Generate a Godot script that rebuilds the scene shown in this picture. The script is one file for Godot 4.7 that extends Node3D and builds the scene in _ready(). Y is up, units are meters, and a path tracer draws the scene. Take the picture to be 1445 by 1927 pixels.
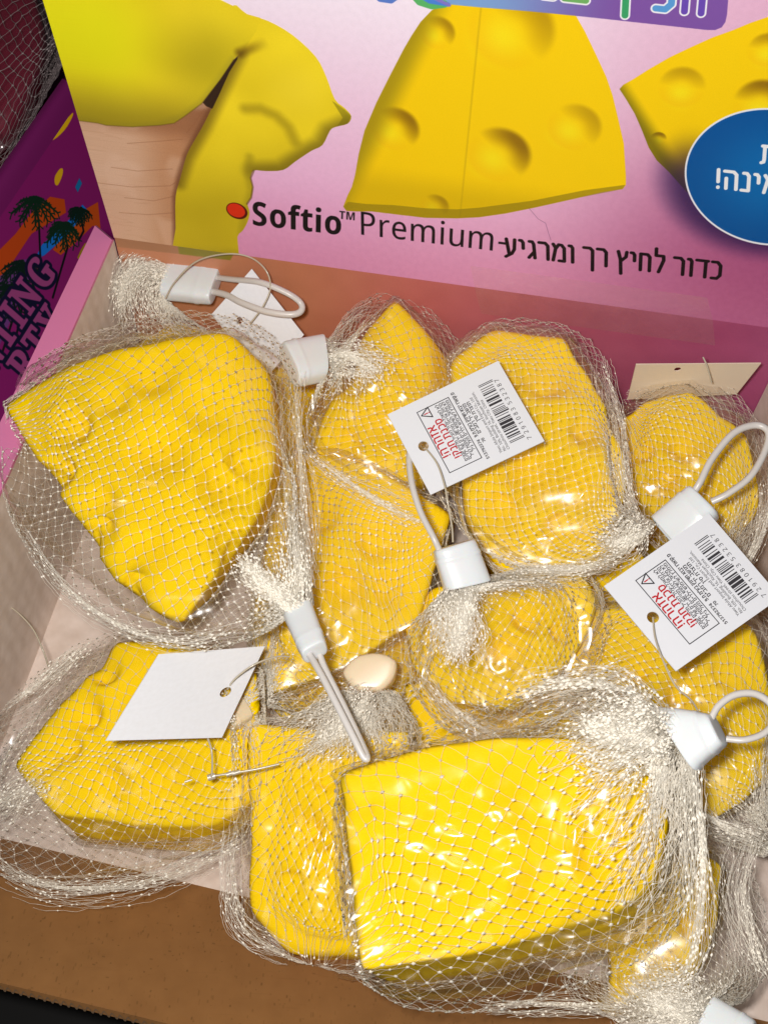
extends Node3D
# A cardboard display box of yellow foam cheese toys in clear bags and white net, seen from above by the light of a camera flash.

const EYE := Vector3(0.0, 0.44, 0.0)
const PITCH := 60.0
const FOCAL := 2700.0            # in pixels of the 1445 x 1927 photograph
const MM := 0.001
var look := Basis()
var mats := {}
var rng := RandomNumberGenerator.new()
var wob := FastNoiseLite.new()
var crease := FastNoiseLite.new()
var taken := {}


func _ready() -> void:
	rng.seed = 11
	wob.seed = 4; wob.frequency = 1.0; wob.fractal_octaves = 2
	crease.seed = 9; crease.frequency = 1.0; crease.noise_type = FastNoiseLite.TYPE_SIMPLEX; crease.fractal_type = FastNoiseLite.FRACTAL_RIDGED; crease.fractal_octaves = 2
	look = Basis(Vector3.RIGHT, deg_to_rad(-PITCH))
	var cam := Camera3D.new()
	cam.name = "camera"; cam.fov = rad_to_deg(2.0 * atan(963.5 / FOCAL)); cam.near = 0.02; cam.far = 20.0
	cam.transform = Transform3D(look, EYE)
	add_child(cam); cam.current = true
	var env := Environment.new()
	env.background_mode = Environment.BG_COLOR
	env.background_color = Color(0.13, 0.12, 0.12)
	env.tonemap_mode = Environment.TONE_MAPPER_LINEAR
	env.tonemap_exposure = 0.75
	env.sdfgi_enabled = true; env.ssao_enabled = true; env.ssil_enabled = true
	var we := WorldEnvironment.new(); we.name = "environment"; we.environment = env; add_child(we)
	# the flash beside the lens
	var flash := OmniLight3D.new(); flash.name = "camera_flash"
	flash.position = EYE + look * Vector3(-0.02, 0.014, 0.0)
	flash.light_color = Color(1.0, 0.985, 0.97); flash.light_energy = 0.225; flash.light_size = 0.007
	flash.omni_range = 4.0; flash.omni_attenuation = 2.0; flash.shadow_enabled = true
	add_child(flash)
	# the shop's ceiling panel
	var ceiling := AreaLight3D.new(); ceiling.name = "ceiling_panel_light"
	ceiling.area_size = Vector2(0.9, 0.6); ceiling.position = Vector3(-0.35, 1.55, 1.15)
	ceiling.rotation_degrees = Vector3(-56, -12, 0)
	ceiling.light_color = Color(1.0, 0.955, 0.93); ceiling.light_energy = 0.55; ceiling.area_range = 6.0; ceiling.shadow_enabled = true
	add_child(ceiling)

	make_materials()
	build_setting()
	build_display_box()
	build_next_box()
	build_bags()


# ---------------------------------------------------------------- placing
func ray(u: float, v: float) -> Vector3:
	return look * Vector3((u - 722.5) / FOCAL, (963.5 - v) / FOCAL, -1.0)

func at(u: float, v: float, y: float) -> Vector3:      # the point at height y that the photograph shows there
	var d := ray(u, v)
	return EYE + d * ((y - EYE.y) / d.y)

func on(u: float, v: float, o: Vector3, n: Vector3) -> Vector3:      # ... on the plane through o
	var d := ray(u, v)
	return EYE + d * ((o - EYE).dot(n) / d.dot(n))


# ---------------------------------------------------------------- naming
func numbered(called: String) -> String:
	if not taken.has(called):
		taken[called] = 0
		return called
	taken[called] += 1
	return "%s_%03d" % [called, taken[called]]

func thing(called: String, label: String, category: String, where := Vector3.ZERO, group := "") -> Node3D:
	var o := Node3D.new(); o.name = numbered(called); o.position = where
	o.set_meta("label", label); o.set_meta("category", category)
	if group != "": o.set_meta("group", group)
	add_child(o)
	return o

func part(called: String, mesh: Mesh, mat: Material, parent: Node3D, label := "") -> MeshInstance3D:
	var o := MeshInstance3D.new(); o.name = called; o.mesh = mesh; o.material_override = mat
	if label != "": o.set_meta("label", label)
	# every mesh is made in the scene's coordinates: bring it to its parent's
	var off := Vector3.ZERO
	var p: Node = parent
	while p != self and p is Node3D:
		off += p.position; p = p.get_parent()
	o.position = -off
	if parent is MeshInstance3D: o.position = Vector3.ZERO
	parent.add_child(o, true)
	return o

func struct(called: String, mesh: Mesh, mat: Material) -> void:
	var o := MeshInstance3D.new(); o.name = called; o.mesh = mesh; o.material_override = mat
	o.set_meta("kind", "structure"); add_child(o, true)


# ---------------------------------------------------------------- materials
func noise_tex(seed_: int, freq: float, ramp: Array, size := 256, normal := false, bump := 3.0, kind := FastNoiseLite.TYPE_SIMPLEX_SMOOTH) -> NoiseTexture2D:
	var n := FastNoiseLite.new(); n.seed = seed_; n.frequency = freq; n.noise_type = kind; n.fractal_octaves = 4
	var t := NoiseTexture2D.new(); t.width = size; t.height = size; t.seamless = true; t.noise = n
	if normal:
		t.as_normal_map = true; t.bump_strength = bump
	elif ramp.size():
		var g := Gradient.new(); g.set_color(0, ramp[0]); g.set_color(1, ramp[1]); t.color_ramp = g
	return t

func mat(called: String, c: Color, rough: float, spec := 0.5) -> StandardMaterial3D:
	var m := StandardMaterial3D.new(); m.resource_name = called; m.albedo_color = c; m.roughness = rough; m.metallic_specular = spec
	mats[called] = m
	return m

func make_materials() -> void:
	var m := mat("foam", Color(0.99, 0.83, 0.0), 0.75, 0.12)
	m.subsurf_scatter_enabled = true; m.subsurf_scatter_strength = 0.06
	m.normal_enabled = true; m.normal_texture = noise_tex(3, 0.03, [], 256, true, 2.0); m.normal_scale = 0.10
	m.uv1_triplanar = true; m.uv1_scale = Vector3(40, 40, 40)
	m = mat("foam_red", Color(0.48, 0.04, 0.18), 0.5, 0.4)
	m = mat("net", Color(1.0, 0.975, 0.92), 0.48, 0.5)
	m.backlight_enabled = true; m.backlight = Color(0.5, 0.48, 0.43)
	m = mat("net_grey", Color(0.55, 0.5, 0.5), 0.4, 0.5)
	m = mat("film", Color(1, 1, 1, 0.006), 0.18, 0.5); m.transparency = BaseMaterial3D.TRANSPARENCY_ALPHA
	m = mat("tape", Color(1, 0.95, 0.85, 0.05), 0.09, 0.5); m.transparency = BaseMaterial3D.TRANSPARENCY_ALPHA
	m.normal_enabled = true; m.normal_texture = noise_tex(21, 0.012, [], 256, true, 6.0); m.normal_scale = 0.5
	m = mat("clip", Color(0.90, 0.91, 0.92), 0.32, 0.5)
	m.subsurf_scatter_enabled = true; m.subsurf_scatter_strength = 0.15
	m = mat("clip_cream", Color(0.93, 0.83, 0.70), 0.32, 0.5)
	m.subsurf_scatter_enabled = true; m.subsurf_scatter_strength = 0.2
	m = mat("loop", Color(0.86, 0.84, 0.82), 0.3, 0.5)
	m.backlight_enabled = true; m.backlight = Color(0.4, 0.4, 0.38)
	m = mat("line", Color(0.8, 0.76, 0.68), 0.2, 0.6)
	m.backlight_enabled = true; m.backlight = Color(0.6, 0.58, 0.5)
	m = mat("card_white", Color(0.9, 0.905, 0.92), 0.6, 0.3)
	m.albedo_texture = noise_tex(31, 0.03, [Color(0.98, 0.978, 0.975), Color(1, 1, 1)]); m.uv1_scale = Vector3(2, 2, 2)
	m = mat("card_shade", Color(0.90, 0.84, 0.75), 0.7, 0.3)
	m = mat("liner", Color(0.90, 0.84, 0.80), 0.75, 0.3)
	m.albedo_texture = noise_tex(7, 0.02, [Color(0.9, 0.88, 0.86), Color(1, 1, 1)])
	m.uv1_triplanar = true; m.uv1_world_triplanar = true; m.uv1_scale = Vector3(18, 18, 18)
	m = mat("liner_ribbed", Color(0.95, 0.90, 0.87), 0.7, 0.3)
	m.albedo_texture = noise_tex(7, 0.02, [Color(0.9, 0.88, 0.86), Color(1, 1, 1)])
	m.uv1_triplanar = true; m.uv1_world_triplanar = true; m.uv1_scale = Vector3(22, 22, 22)
	var ribs := Image.create(256, 16, false, Image.FORMAT_RGB8)
	for x in 256:
		var k := 0.5 + 0.5 * sin(TAU * x / 32.0)
		for y in 16: ribs.set_pixel(x, y, Color(k, k, k))
	m.heightmap_enabled = true; m.heightmap_texture = ImageTexture.create_from_image(ribs); m.heightmap_scale = 0.012
	m = mat("kraft", Color(0.60, 0.43, 0.26), 0.85, 0.25)
	m.albedo_texture = noise_tex(8, 0.02, [Color(0.90, 0.89, 0.88), Color(1, 1, 1)], 512)
	m.uv1_triplanar = true; m.uv1_world_triplanar = true; m.uv1_scale = Vector3(9, 9, 9)
	m.detail_enabled = true; m.detail_blend_mode = BaseMaterial3D.BLEND_MODE_MUL
	m.detail_albedo = fibre_tex(); m.detail_uv_layer = BaseMaterial3D.DETAIL_UV_1
	m = mat("kraft_edge", Color(0.46, 0.38, 0.30), 0.9, 0.2)
	m = mat("pink_card", Color(0.86, 0.50, 0.68), 0.45, 0.5)
	m = mat("black_shelf", Color(0.035, 0.032, 0.03), 0.7, 0.3)
	m = mat("purple_card", Color(0.46, 0.10, 0.37), 0.5, 0.4)


func fibre_tex() -> ImageTexture:      # specks and short fibres in the raw board
	var im := Image.create(512, 512, false, Image.FORMAT_RGBA8)
	im.fill(Color(1, 1, 1, 1))
	var r := RandomNumberGenerator.new(); r.seed = 5
	for i in 900:
		var x := r.randi_range(0, 505); var y := r.randi_range(0, 505)
		var k := r.randf_range(0.62, 0.95)
		if r.randf() < 0.85:
			im.fill_rect(Rect2i(x, y, r.randi_range(1, 2), r.randi_range(1, 5)), Color(k, k, k * 0.98))
		else:
			im.fill_rect(Rect2i(x, y, r.randi_range(1, 4), 1), Color(k * 0.7, k * 0.68, k * 0.66))
	return ImageTexture.create_from_image(im)


# ---------------------------------------------------------------- shapes
class Geo:
	var v := PackedVector3Array()
	var n := PackedVector3Array()
	var t := PackedVector2Array()
	var i := PackedInt32Array()
	func tri(a: int, b: int, c: int) -> void:
		i.push_back(a); i.push_back(b); i.push_back(c)
	func put(p: Vector3, q: Vector3, uv := Vector2.ZERO) -> int:
		v.push_back(p); n.push_back(q); t.push_back(uv)
		return v.size() - 1
	func quad(a: Vector3, b: Vector3, c: Vector3, d: Vector3, ua := Vector2(0, 0), ub := Vector2(1, 0), uc := Vector2(1, 1), ud := Vector2(0, 1)) -> void:
		# a, b, c, d clockwise seen from the front
		var q := (b - a).cross(c - a).normalized() * -1.0
		var k := put(a, q, ua); put(b, q, ub); put(c, q, uc); put(d, q, ud)
		tri(k, k + 1, k + 2); tri(k, k + 2, k + 3)
	func mesh() -> ArrayMesh:
		for k in range(0, i.size(), 3):      # front faces run clockwise
			var x := i[k]; var y := i[k + 1]; var z := i[k + 2]
			if (v[z] - v[x]).cross(v[y] - v[x]).dot(n[x] + n[y] + n[z]) < 0.0:
				i[k + 1] = z; i[k + 2] = y
		var a := []; a.resize(Mesh.ARRAY_MAX)
		a[Mesh.ARRAY_VERTEX] = v; a[Mesh.ARRAY_NORMAL] = n; a[Mesh.ARRAY_TEX_UV] = t; a[Mesh.ARRAY_INDEX] = i
		var m := ArrayMesh.new(); m.add_surface_from_arrays(Mesh.PRIMITIVE_TRIANGLES, a)
		return m
	func smooth() -> void:      # normals from the faces, smooth
		for k in n.size(): n[k] = Vector3.ZERO
		for k in range(0, i.size(), 3):
			var a := v[i[k]]; var q := (v[i[k + 2]] - a).cross(v[i[k + 1]] - a)
			n[i[k]] += q; n[i[k + 1]] += q; n[i[k + 2]] += q
		for k in n.size(): n[k] = n[k].normalized()


func slab(corners: Array, thick: Vector3, bevel := 0.0) -> ArrayMesh:      # a board: its face's corners, clockwise from the front, and the way to its back
	var g := Geo.new()
	var k := corners.size()
	var mid := Vector3.ZERO
	for c in corners: mid += c / k
	var f := []; var e := []; var b := []
	for c in corners:
		var inward: Vector3 = (mid - c).normalized() * bevel
		f.append(c + inward); e.append(c + thick.normalized() * bevel); b.append(c + thick)
	g.quad(f[0], f[1], f[2], f[3])
	g.quad(b[3], b[2], b[1], b[0])
	for j in 4:
		var l := (j + 1) % 4
		if bevel > 0.0: g.quad(f[l], f[j], e[j], e[l])
		g.quad(e[l], e[j], b[j], b[l])
	return g.mesh()

func spline(pts: Array, steps: int) -> PackedVector3Array:
	var out := PackedVector3Array()
	for k in pts.size() - 1:
		var a: Vector3 = pts[maxi(k - 1, 0)]; var b: Vector3 = pts[k]; var c: Vector3 = pts[k + 1]; var d: Vector3 = pts[mini(k + 2, pts.size() - 1)]
		for s in steps:
			out.push_back(b.cubic_interpolate(c, a, d, float(s) / steps))
	out.push_back(pts[-1])
	return out

func tube_into(g: Geo, p: PackedVector3Array, r: float, sides := 8, flat := 1.0) -> void:
	var side := Vector3.ZERO
	var first := g.v.size()
	for k in p.size():
		var d := (p[mini(k + 1, p.size() - 1)] - p[maxi(k - 1, 0)]).normalized()
		if side == Vector3.ZERO: side = d.cross(Vector3(0.3, 1, 0.2)).normalized()
		side = (side - d * side.dot(d)).normalized()
		var up := side.cross(d)
		for j in sides:
			var w := TAU * j / sides
			var q := side * cos(w) + up * sin(w)
			g.put(p[k] + side * cos(w) * r + up * sin(w) * r * flat, q)
	for k in p.size() - 1:
		for j in sides:
			var a := first + k * sides + j; var b := first + k * sides + (j + 1) % sides
			g.tri(a, b, b + sides); g.tri(a, b + sides, a + sides)
	for e in [0, p.size() - 1]:
		var c := g.put(p[e], (p[e] - p[1 if e == 0 else e - 1]).normalized())
		for j in sides:
			var a: int = first + e * sides + j; var b: int = first + e * sides + (j + 1) % sides
			if e == 0: g.tri(c, b, a)
			else: g.tri(c, a, b)

func tube(pts: Array, r: float, steps := 8, sides := 8, flat := 1.0) -> ArrayMesh:
	var g := Geo.new()
	tube_into(g, spline(pts, steps), r, sides, flat)
	return g.mesh()


# a convex body, given by corner points: its planes, then a rounded radius in any direction
class Body:
	var o := Vector3.ZERO
	var pn := PackedVector3Array()
	var pd := PackedFloat32Array()
	var dents := []
	var power := 26.0
	var crumple := 0.0
	var rough: FastNoiseLite
	func from(points: Array) -> void:
		for p in points: o += p / points.size()
		for a in points.size():
			for b in range(a + 1, points.size()):
				for c in range(b + 1, points.size()):
					var q: Vector3 = (points[b] - points[a]).cross(points[c] - points[a])
					if q.length() < 1e-7: continue
					q = q.normalized()
					var most := -1e9; var least := 1e9
					for p in points:
						var s: float = (p - points[a]).dot(q)
						most = maxf(most, s); least = minf(least, s)
					if most > 2e-5 and least < -2e-5: continue
					if most > 2e-5: q = -q
					var d: float = (points[a] - o).dot(q)
					var known := false
					for k in pn.size():
						if pn[k].dot(q) > 0.992:
							known = true; pd[k] = maxf(pd[k], d)
					if not known:
						pn.push_back(q); pd.push_back(d)
	func radius(dir: Vector3) -> float:
		var s := 0.0
		for k in pn.size():
			var x := pn[k].dot(dir) / pd[k]
			if x > 0.2: s += pow(x, power)
		return pow(s, -1.0 / power)
	func surface(dir: Vector3) -> Vector3:
		var p := o + dir * radius(dir)
		var sink := 0.0
		for e in dents:
			var q: float = p.distance_squared_to(e[0]) / (e[1] * e[1])
			if q < 1.0: sink = maxf(sink, e[2] * (1.0 - smoothstep(0.15, 1.0, sqrt(q))))
		if crumple > 0.0: sink += crumple * (0.5 + 0.5 * rough.get_noise_3dv(p * 34.0))
		return p - dir * sink
	func hit(eye: Vector3, way: Vector3) -> Vector3:
		var enter := 0.0
		for k in pn.size():
			var s := pn[k].dot(way)
			if s < -1e-6: enter = maxf(enter, (pd[k] - pn[k].dot(eye - o)) / s)
		return eye + way * enter
	func mesh(n: int, wob: FastNoiseLite) -> ArrayMesh:
		var g := Geo.new()
		var axes := [[Vector3.RIGHT, Vector3.UP], [Vector3.UP, Vector3.RIGHT], [Vector3.BACK, Vector3.RIGHT], [Vector3.RIGHT, Vector3.BACK], [Vector3.UP, Vector3.BACK], [Vector3.BACK, Vector3.UP]]
		for ax in axes:
			var x: Vector3 = ax[0]; var y: Vector3 = ax[1]; var z := x.cross(y)
			var first := g.v.size()
			for j in n + 1:
				for i in n + 1:
					var a := tan((2.0 * i / n - 1.0) * PI / 4); var b := tan((2.0 * j / n - 1.0) * PI / 4)
					var d: Vector3 = (z + x * a + y * b).normalized()
					var s1 := (d.cross(Vector3(0.31, 0.77, 0.55))).normalized(); var s2 := d.cross(s1)
					var p := surface(d)
					var p1 := surface((d + s1 * 0.02).normalized()); var p2 := surface((d + s2 * 0.02).normalized())
					var q := (p1 - p).cross(p2 - p).normalized()
					if q.dot(d) < 0.0: q = -q
					p += d * wob.get_noise_3dv(p * 60.0) * 0.0004
					g.put(p, q, Vector2(float(i) / n, float(j) / n))
			for j in n:
				for i in n:
					var k := first + j * (n + 1) + i
					g.tri(k, k + n + 1, k + n + 2); g.tri(k, k + n + 2, k + 1)
		return g.mesh()


# ---------------------------------------------------------------- the bags
class Sack:      # a limp tube between stations that follow its two edges from its far end to its neck
	var l := []
	var r := []
	var s := PackedFloat32Array()
	var up := Vector3.UP
	var hf := 0.03
	var hb := 0.03
	var body: Body
	var long := 0.0
	var wob: FastNoiseLite
	var shift := Vector3.ZERO
	func measure() -> void:
		s.push_back(0.0)
		for k in range(1, l.size()):
			long += (l[k].distance_to(l[k - 1]) + r[k].distance_to(r[k - 1]) + ((l[k] + r[k]) * 0.5).distance_to((l[k - 1] + r[k - 1]) * 0.5)) / 3.0
			s.push_back(long)
	func edge(a: Array, k: int, w: float) -> Vector3:
		return a[k].cubic_interpolate(a[k + 1], a[maxi(k - 1, 0)], a[mini(k + 2, a.size() - 1)], w)
	func ring(t: float) -> Array:      # centre, half side, front height, back height at t of 0..1
		var at := t * long
		var k := 0
		while k < s.size() - 2 and s[k + 1] < at: k += 1
		var w := clampf((at - s[k]) / maxf(s[k + 1] - s[k], 1e-6), 0.0, 1.0)
		var a := edge(l, k, w); var b := edge(r, k, w)
		var half := (b - a) * 0.5
		var wide := half.length()
		return [(a + b) * 0.5, half, minf(hf, wide * 0.95), minf(hb, wide * 0.95)]
	func point(ring_: Array, phi: float, gap: float, hug: float) -> Vector3:
		var c: Vector3 = ring_[0]; var half: Vector3 = ring_[1]
		var sn := sin(phi); var cs := cos(phi)
		var out := up - half.normalized() * up.dot(half.normalized())
		var p: Vector3 = c + half * cs + out.normalized() * (ring_[2] if sn > 0.0 else ring_[3]) * sn
		if body:
			var d: Vector3 = p - body.o
			var far := d.length()
			var dir := d / far
			var rc := body.radius(dir) + gap
			if far < rc: p = body.o + dir * rc
			elif sn > 0.0:
				var over: float = maxf(0.0, far - rc - 0.004) / 0.022
				p = body.o + dir * lerpf(far, rc, hug * minf(1.0, sn * 2.2) * exp(-over * over))
		return p


func net_mesh(sk: Sack, cols: int, cell: float, strand: float, knot: float, sd: int, bunch := 0.16, fan := 200.0, fan_long := 0.02, folds := []) -> ArrayMesh:
	var g := Geo.new()
	var rows := maxi(12, int(sk.long / cell))
	var r := RandomNumberGenerator.new(); r.seed = sd
	var ph0 := r.randf() * TAU; var ph1 := r.randf() * TAU
	var nodes := []
	for i in rows + 1:
		var t := float(i) / rows
		t = lerpf(0.012, 1.0, t)
		var rg := sk.ring(t)
		var row := PackedVector3Array()
		var pull := smoothstep(0.55, 1.0, t)
		for j in cols:
			var ph := TAU * (j + 0.5 * (i % 2)) / cols + 0.12 * sin(t * 5.0 + ph0)
			ph += (bunch + 0.18 * pull) * sin(3.0 * ph + ph0 + t * 1.5) / 3.0 + (0.5 * bunch + 0.22 * pull) * sin(7.0 * ph + ph1) / 7.0 * 1.6
			var tj := clampf(t + 0.35 / rows * sin(5.0 * ph + ph1) + r.randf_range(-0.16, 0.16) / rows, 0.0, 1.0)
			var p := sk.point(sk.ring(tj) if j % 3 == 0 else rg, ph, 0.0010, 0.94)
			p += Vector3(wob.get_noise_3dv(p * 45.0 + Vector3(sd, 0, 0)), wob.get_noise_3dv(p * 45.0 + Vector3(0, sd, 7)), wob.get_noise_3dv(p * 45.0 + Vector3(3, 1, sd))) * 0.0007
			p += Vector3(r.randf_range(-1, 1), r.randf_range(-1, 1), r.randf_range(-1, 1)) * 0.00022 + (rg[1] as Vector3).normalized() * r.randf_range(-1, 1) * cell * 0.12
			row.push_back(p)
		nodes.append(row)
	for i in rows:
		var a: PackedVector3Array = nodes[i]; var b: PackedVector3Array = nodes[i + 1]
		for j in cols:
			for e in 2:
				var q := b[(j + (e if i % 2 else e - 1) + cols) % cols]
				strand_into(g, a[j], q, strand * r.randf_range(0.75, 1.2), r)
	for i in range(1, rows):
		for j in cols:
			var p: Vector3 = nodes[i][j]
			var d: Vector3 = (nodes[i + 1][j] - nodes[i - 1][j])
			knot_into(g, p, d.normalized(), knot * r.randf_range(0.42, 0.76), 1.7 if d.length() < cell * 2.6 else 2.0, (p - sk.ring(float(i) / rows)[0]).normalized())
	# the gathered strands that run into the neck
	for j in int(fan):
		var ph := r.randf() * TAU
		var from := 1.0 - (0.12 + 0.88 * pow(r.randf(), 1.5)) * fan_long / sk.long
		var deep := r.randf_range(0.35, 1.02)
		var n := 6
		var last := Vector3.ZERO; var drift := r.randf_range(-0.5, 0.5)
		for k in n + 1:
			var w := float(k) / n
			var t := lerpf(1.0, from, w)
			var rg := sk.ring(t)
			var p := sk.point(rg, ph + drift * w * w, 0.0012, 0.9)
			p = rg[0] + (p - rg[0]) * lerpf(deep, minf(1.0, deep + 0.25), w)
			p += Vector3(r.randf_range(-1, 1), r.randf_range(-1, 1), r.randf_range(-1, 1)) * 0.0005
			if sk.body:
				var q: Vector3 = p - sk.body.o
				var need := sk.body.radius(q.normalized()) + 0.0012
				if q.length() < need: p = sk.body.o + q.normalized() * need
			if k > 0:
				strand_into(g, last, p, strand * r.randf_range(0.9, 1.7), r)
				if k % 2 == j % 2: knot_into(g, p, (p - last).normalized(), knot * r.randf_range(0.35, 0.62), 2.4, (p - rg[0]).normalized())
			last = p
	# folds where the net lies bunched
	for f in folds:
		var path := spline(f[0], 6)
		for j in int(f[2]):
			var a0 := r.randf() * TAU
			var rad := sqrt(r.randf()) * float(f[1]); var flare: float = f[3]
			var turn := r.randf_range(-3.5, 3.5); var fq := r.randf_range(2.0, 8.0); var shift := r.randf_range(-0.003, 0.003)
			var last := Vector3.ZERO
			var s0 := int(r.randf_range(0.0, 0.35) * path.size()); var s1 := int(r.randf_range(0.7, 1.0) * path.size())
			for k in range(s0, s1):
				var d := (path[mini(k + 1, path.size() - 1)] - path[maxi(k - 1, 0)]).normalized()
				var x := d.cross(sk.up).normalized()
				var w := float(k) / path.size()
				var an := a0 + turn * w
				var p := path[k] + (x * cos(an) + sk.up * sin(an) * 0.3) * rad * 1.25 * lerpf(1.0, flare, w) * (0.8 + 0.6 * sin(w * fq + a0)) + d * shift + Vector3(r.randf_range(-1, 1), r.randf_range(-1, 1), r.randf_range(-1, 1)) * 0.00022
				if k > s0:
					strand_into(g, last, p, strand * r.randf_range(0.8, 1.4), r)
					if r.randf() < 0.22: knot_into(g, p, (p - last).normalized(), knot * r.randf_range(0.4, 0.7), 1.9, sk.up)
				last = p
	return g.mesh()

func strand_into(g: Geo, a: Vector3, b: Vector3, rad: float, r: RandomNumberGenerator) -> void:
	var d := b - a
	var len_ := d.length()
	if len_ < 1e-5: return
	d /= len_
	var s := d.cross(Vector3(0.21, 0.9, 0.37)).normalized(); var u := s.cross(d)
	var sag := (s * r.randf_range(-1, 1) + u * r.randf_range(-1, 1)) * len_ * 0.10
	var first := g.v.size()
	for k in 3:
		var p := a + (b - a) * (k * 0.5)
		var w := rad * (1.0 if k == 1 else 1.35)
		if k == 1: p += sag
		for j in 3:
			var q := s * cos(TAU * j / 3.0) + u * sin(TAU * j / 3.0)
			g.v.push_back(p + q * w); g.n.push_back(q); g.t.push_back(Vector2.ZERO)
	for k in 2:
		for j in 3:
			var x := first + k * 3 + j; var y := first + k * 3 + (j + 1) % 3
			g.tri(x, y, y + 3); g.tri(x, y + 3, x + 3)

func knot_into(g: Geo, p: Vector3, d: Vector3, rad: float, long: float, outward: Vector3) -> void:
	var s := d.cross(Vector3(0.21, 0.9, 0.37)).normalized(); var u := s.cross(d)
	var first := g.v.size()
	for q in [d * long, s, -d * long, -s, u, -u]:
		g.v.push_back(p + q * rad); g.n.push_back((q.normalized() + outward * 1.1).normalized()); g.t.push_back(Vector2.ZERO)
	for j in 4:
		var x := first + j; var y := first + (j + 1) % 4
		g.tri(x, first + 4, y); g.tri(y, first + 5, x)


func film_mesh(sk: Sack, sd: int, upto := 0.86) -> ArrayMesh:      # the clear crinkled bag between toy and net
	var g := Geo.new()
	var rows := 130; var cols := 190
	var tilt := Vector3(cos(sd * 1.7), 0.3, sin(sd * 1.7)).normalized()
	for i in rows + 1:
		var t := lerpf(0.06, upto, float(i) / rows)
		var rg := sk.ring(t)
		rg[1] = rg[1] * 0.86; rg[2] *= 0.88; rg[3] *= 0.85
		for j in cols:
			var ph := TAU * j / cols
			var p := sk.point(rg, ph, 0.0003, 0.86)
			var c := crease.get_noise_3dv(p * 20.0 + Vector3(sd * 3.1, 0, 0)); var f := crease.get_noise_3dv(p * 70.0 + Vector3(0, sd * 1.7, 0))
			var d := (p - sk.body.o).normalized()
			var warp := wob.get_noise_3dv(p * 14.0 + Vector3(sd, 2, 0)) * 5.0
			var patch := smoothstep(0.0, 0.35, wob.get_noise_3dv(p * 20.0 + Vector3(7, sd, 1))); var patch2 := smoothstep(0.05, 0.35, wob.get_noise_3dv(p * 24.0 + Vector3(1, 5, sd)))
			p += d * (0.00045 * sin(ph * 21.0 + warp * 1.3) * patch + 0.00040 * sin(p.dot(tilt) * 900.0 + warp * 1.6) * patch2)
			p += d * (0.0006 + 0.0016 * maxf(c, -0.4) + 0.0004 * f)
			g.put(p, d)
	for i in rows:
		for j in cols:
			var a := i * cols + j; var b := i * cols + (j + 1) % cols
			g.tri(a, b + cols, b); g.tri(a, a + cols, b + cols)
	g.smooth()
	return g.mesh()


func clip_mesh(nl: Vector3, nr: Vector3, el: Vector3, er: Vector3, thick0: float, thick1: float, up: Vector3) -> ArrayMesh:      # the moulded plastic cap that closes a net
	var g := Geo.new()
	var c0 := (nl + nr) * 0.5; var c1 := (el + er) * 0.5
	var axis := (c1 - c0).normalized()
	var sides := 32
	var prof := [[0.0, 0.80], [0.0, 0.93], [0.012, 0.98], [0.04, 1.0], [0.3, 1.0], [0.6, 1.0], [0.66, 1.0], [0.68, 1.035], [0.75, 1.035], [0.77, 0.985], [0.90, 0.975], [0.955, 0.95], [0.99, 0.9], [1.0, 0.8], [1.0, 0.45], [1.0, 0.0]]
	for q in prof:
		var t: float = q[0]; var k: float = q[1]
		var half := (nr - nl).lerp(er - el, t) * 0.5
		var c := c0.lerp(c1, t)
		half -= axis * half.dot(axis) * smoothstep(0.0, 0.4, t) * 0.4
		var out := half.cross(axis).normalized()
		if out.dot(up) < 0.0: out = -out
		var th := lerpf(thick0, thick1, t)
		var wide := half.length()
		for j in sides:
			var w := TAU * j / sides
			var cs := cos(w); var sn := sin(w)
			var m := pow(pow(absf(cs), 3.6) + pow(absf(sn), 3.6), -1.0 / 3.6)
			g.put(c + half.normalized() * cs * m * (wide - (1.0 - k) * minf(wide, th)) * (1.0 if k > 0.5 else k * 2.0) + out * sn * m * th * k, Vector3.UP)
	for i in prof.size() - 1:
		for j in sides:
			var a := i * sides + j; var b := i * sides + (j + 1) % sides
			g.tri(a, b + sides, b); g.tri(a, a + sides, b + sides)
	g.smooth()
	# outward
	var mid := (c0 + c1) * 0.5
	var s := 0.0
	for k in range(sides * 4, sides * 6): s += (g.v[k] - mid).dot(g.n[k])
	if s < 0.0:
		for k in g.n.size(): g.n[k] = -g.n[k]
		for k in range(0, g.i.size(), 3):
			var x := g.i[k]; g.i[k] = g.i[k + 1]; g.i[k + 1] = x
	return g.mesh()


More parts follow.
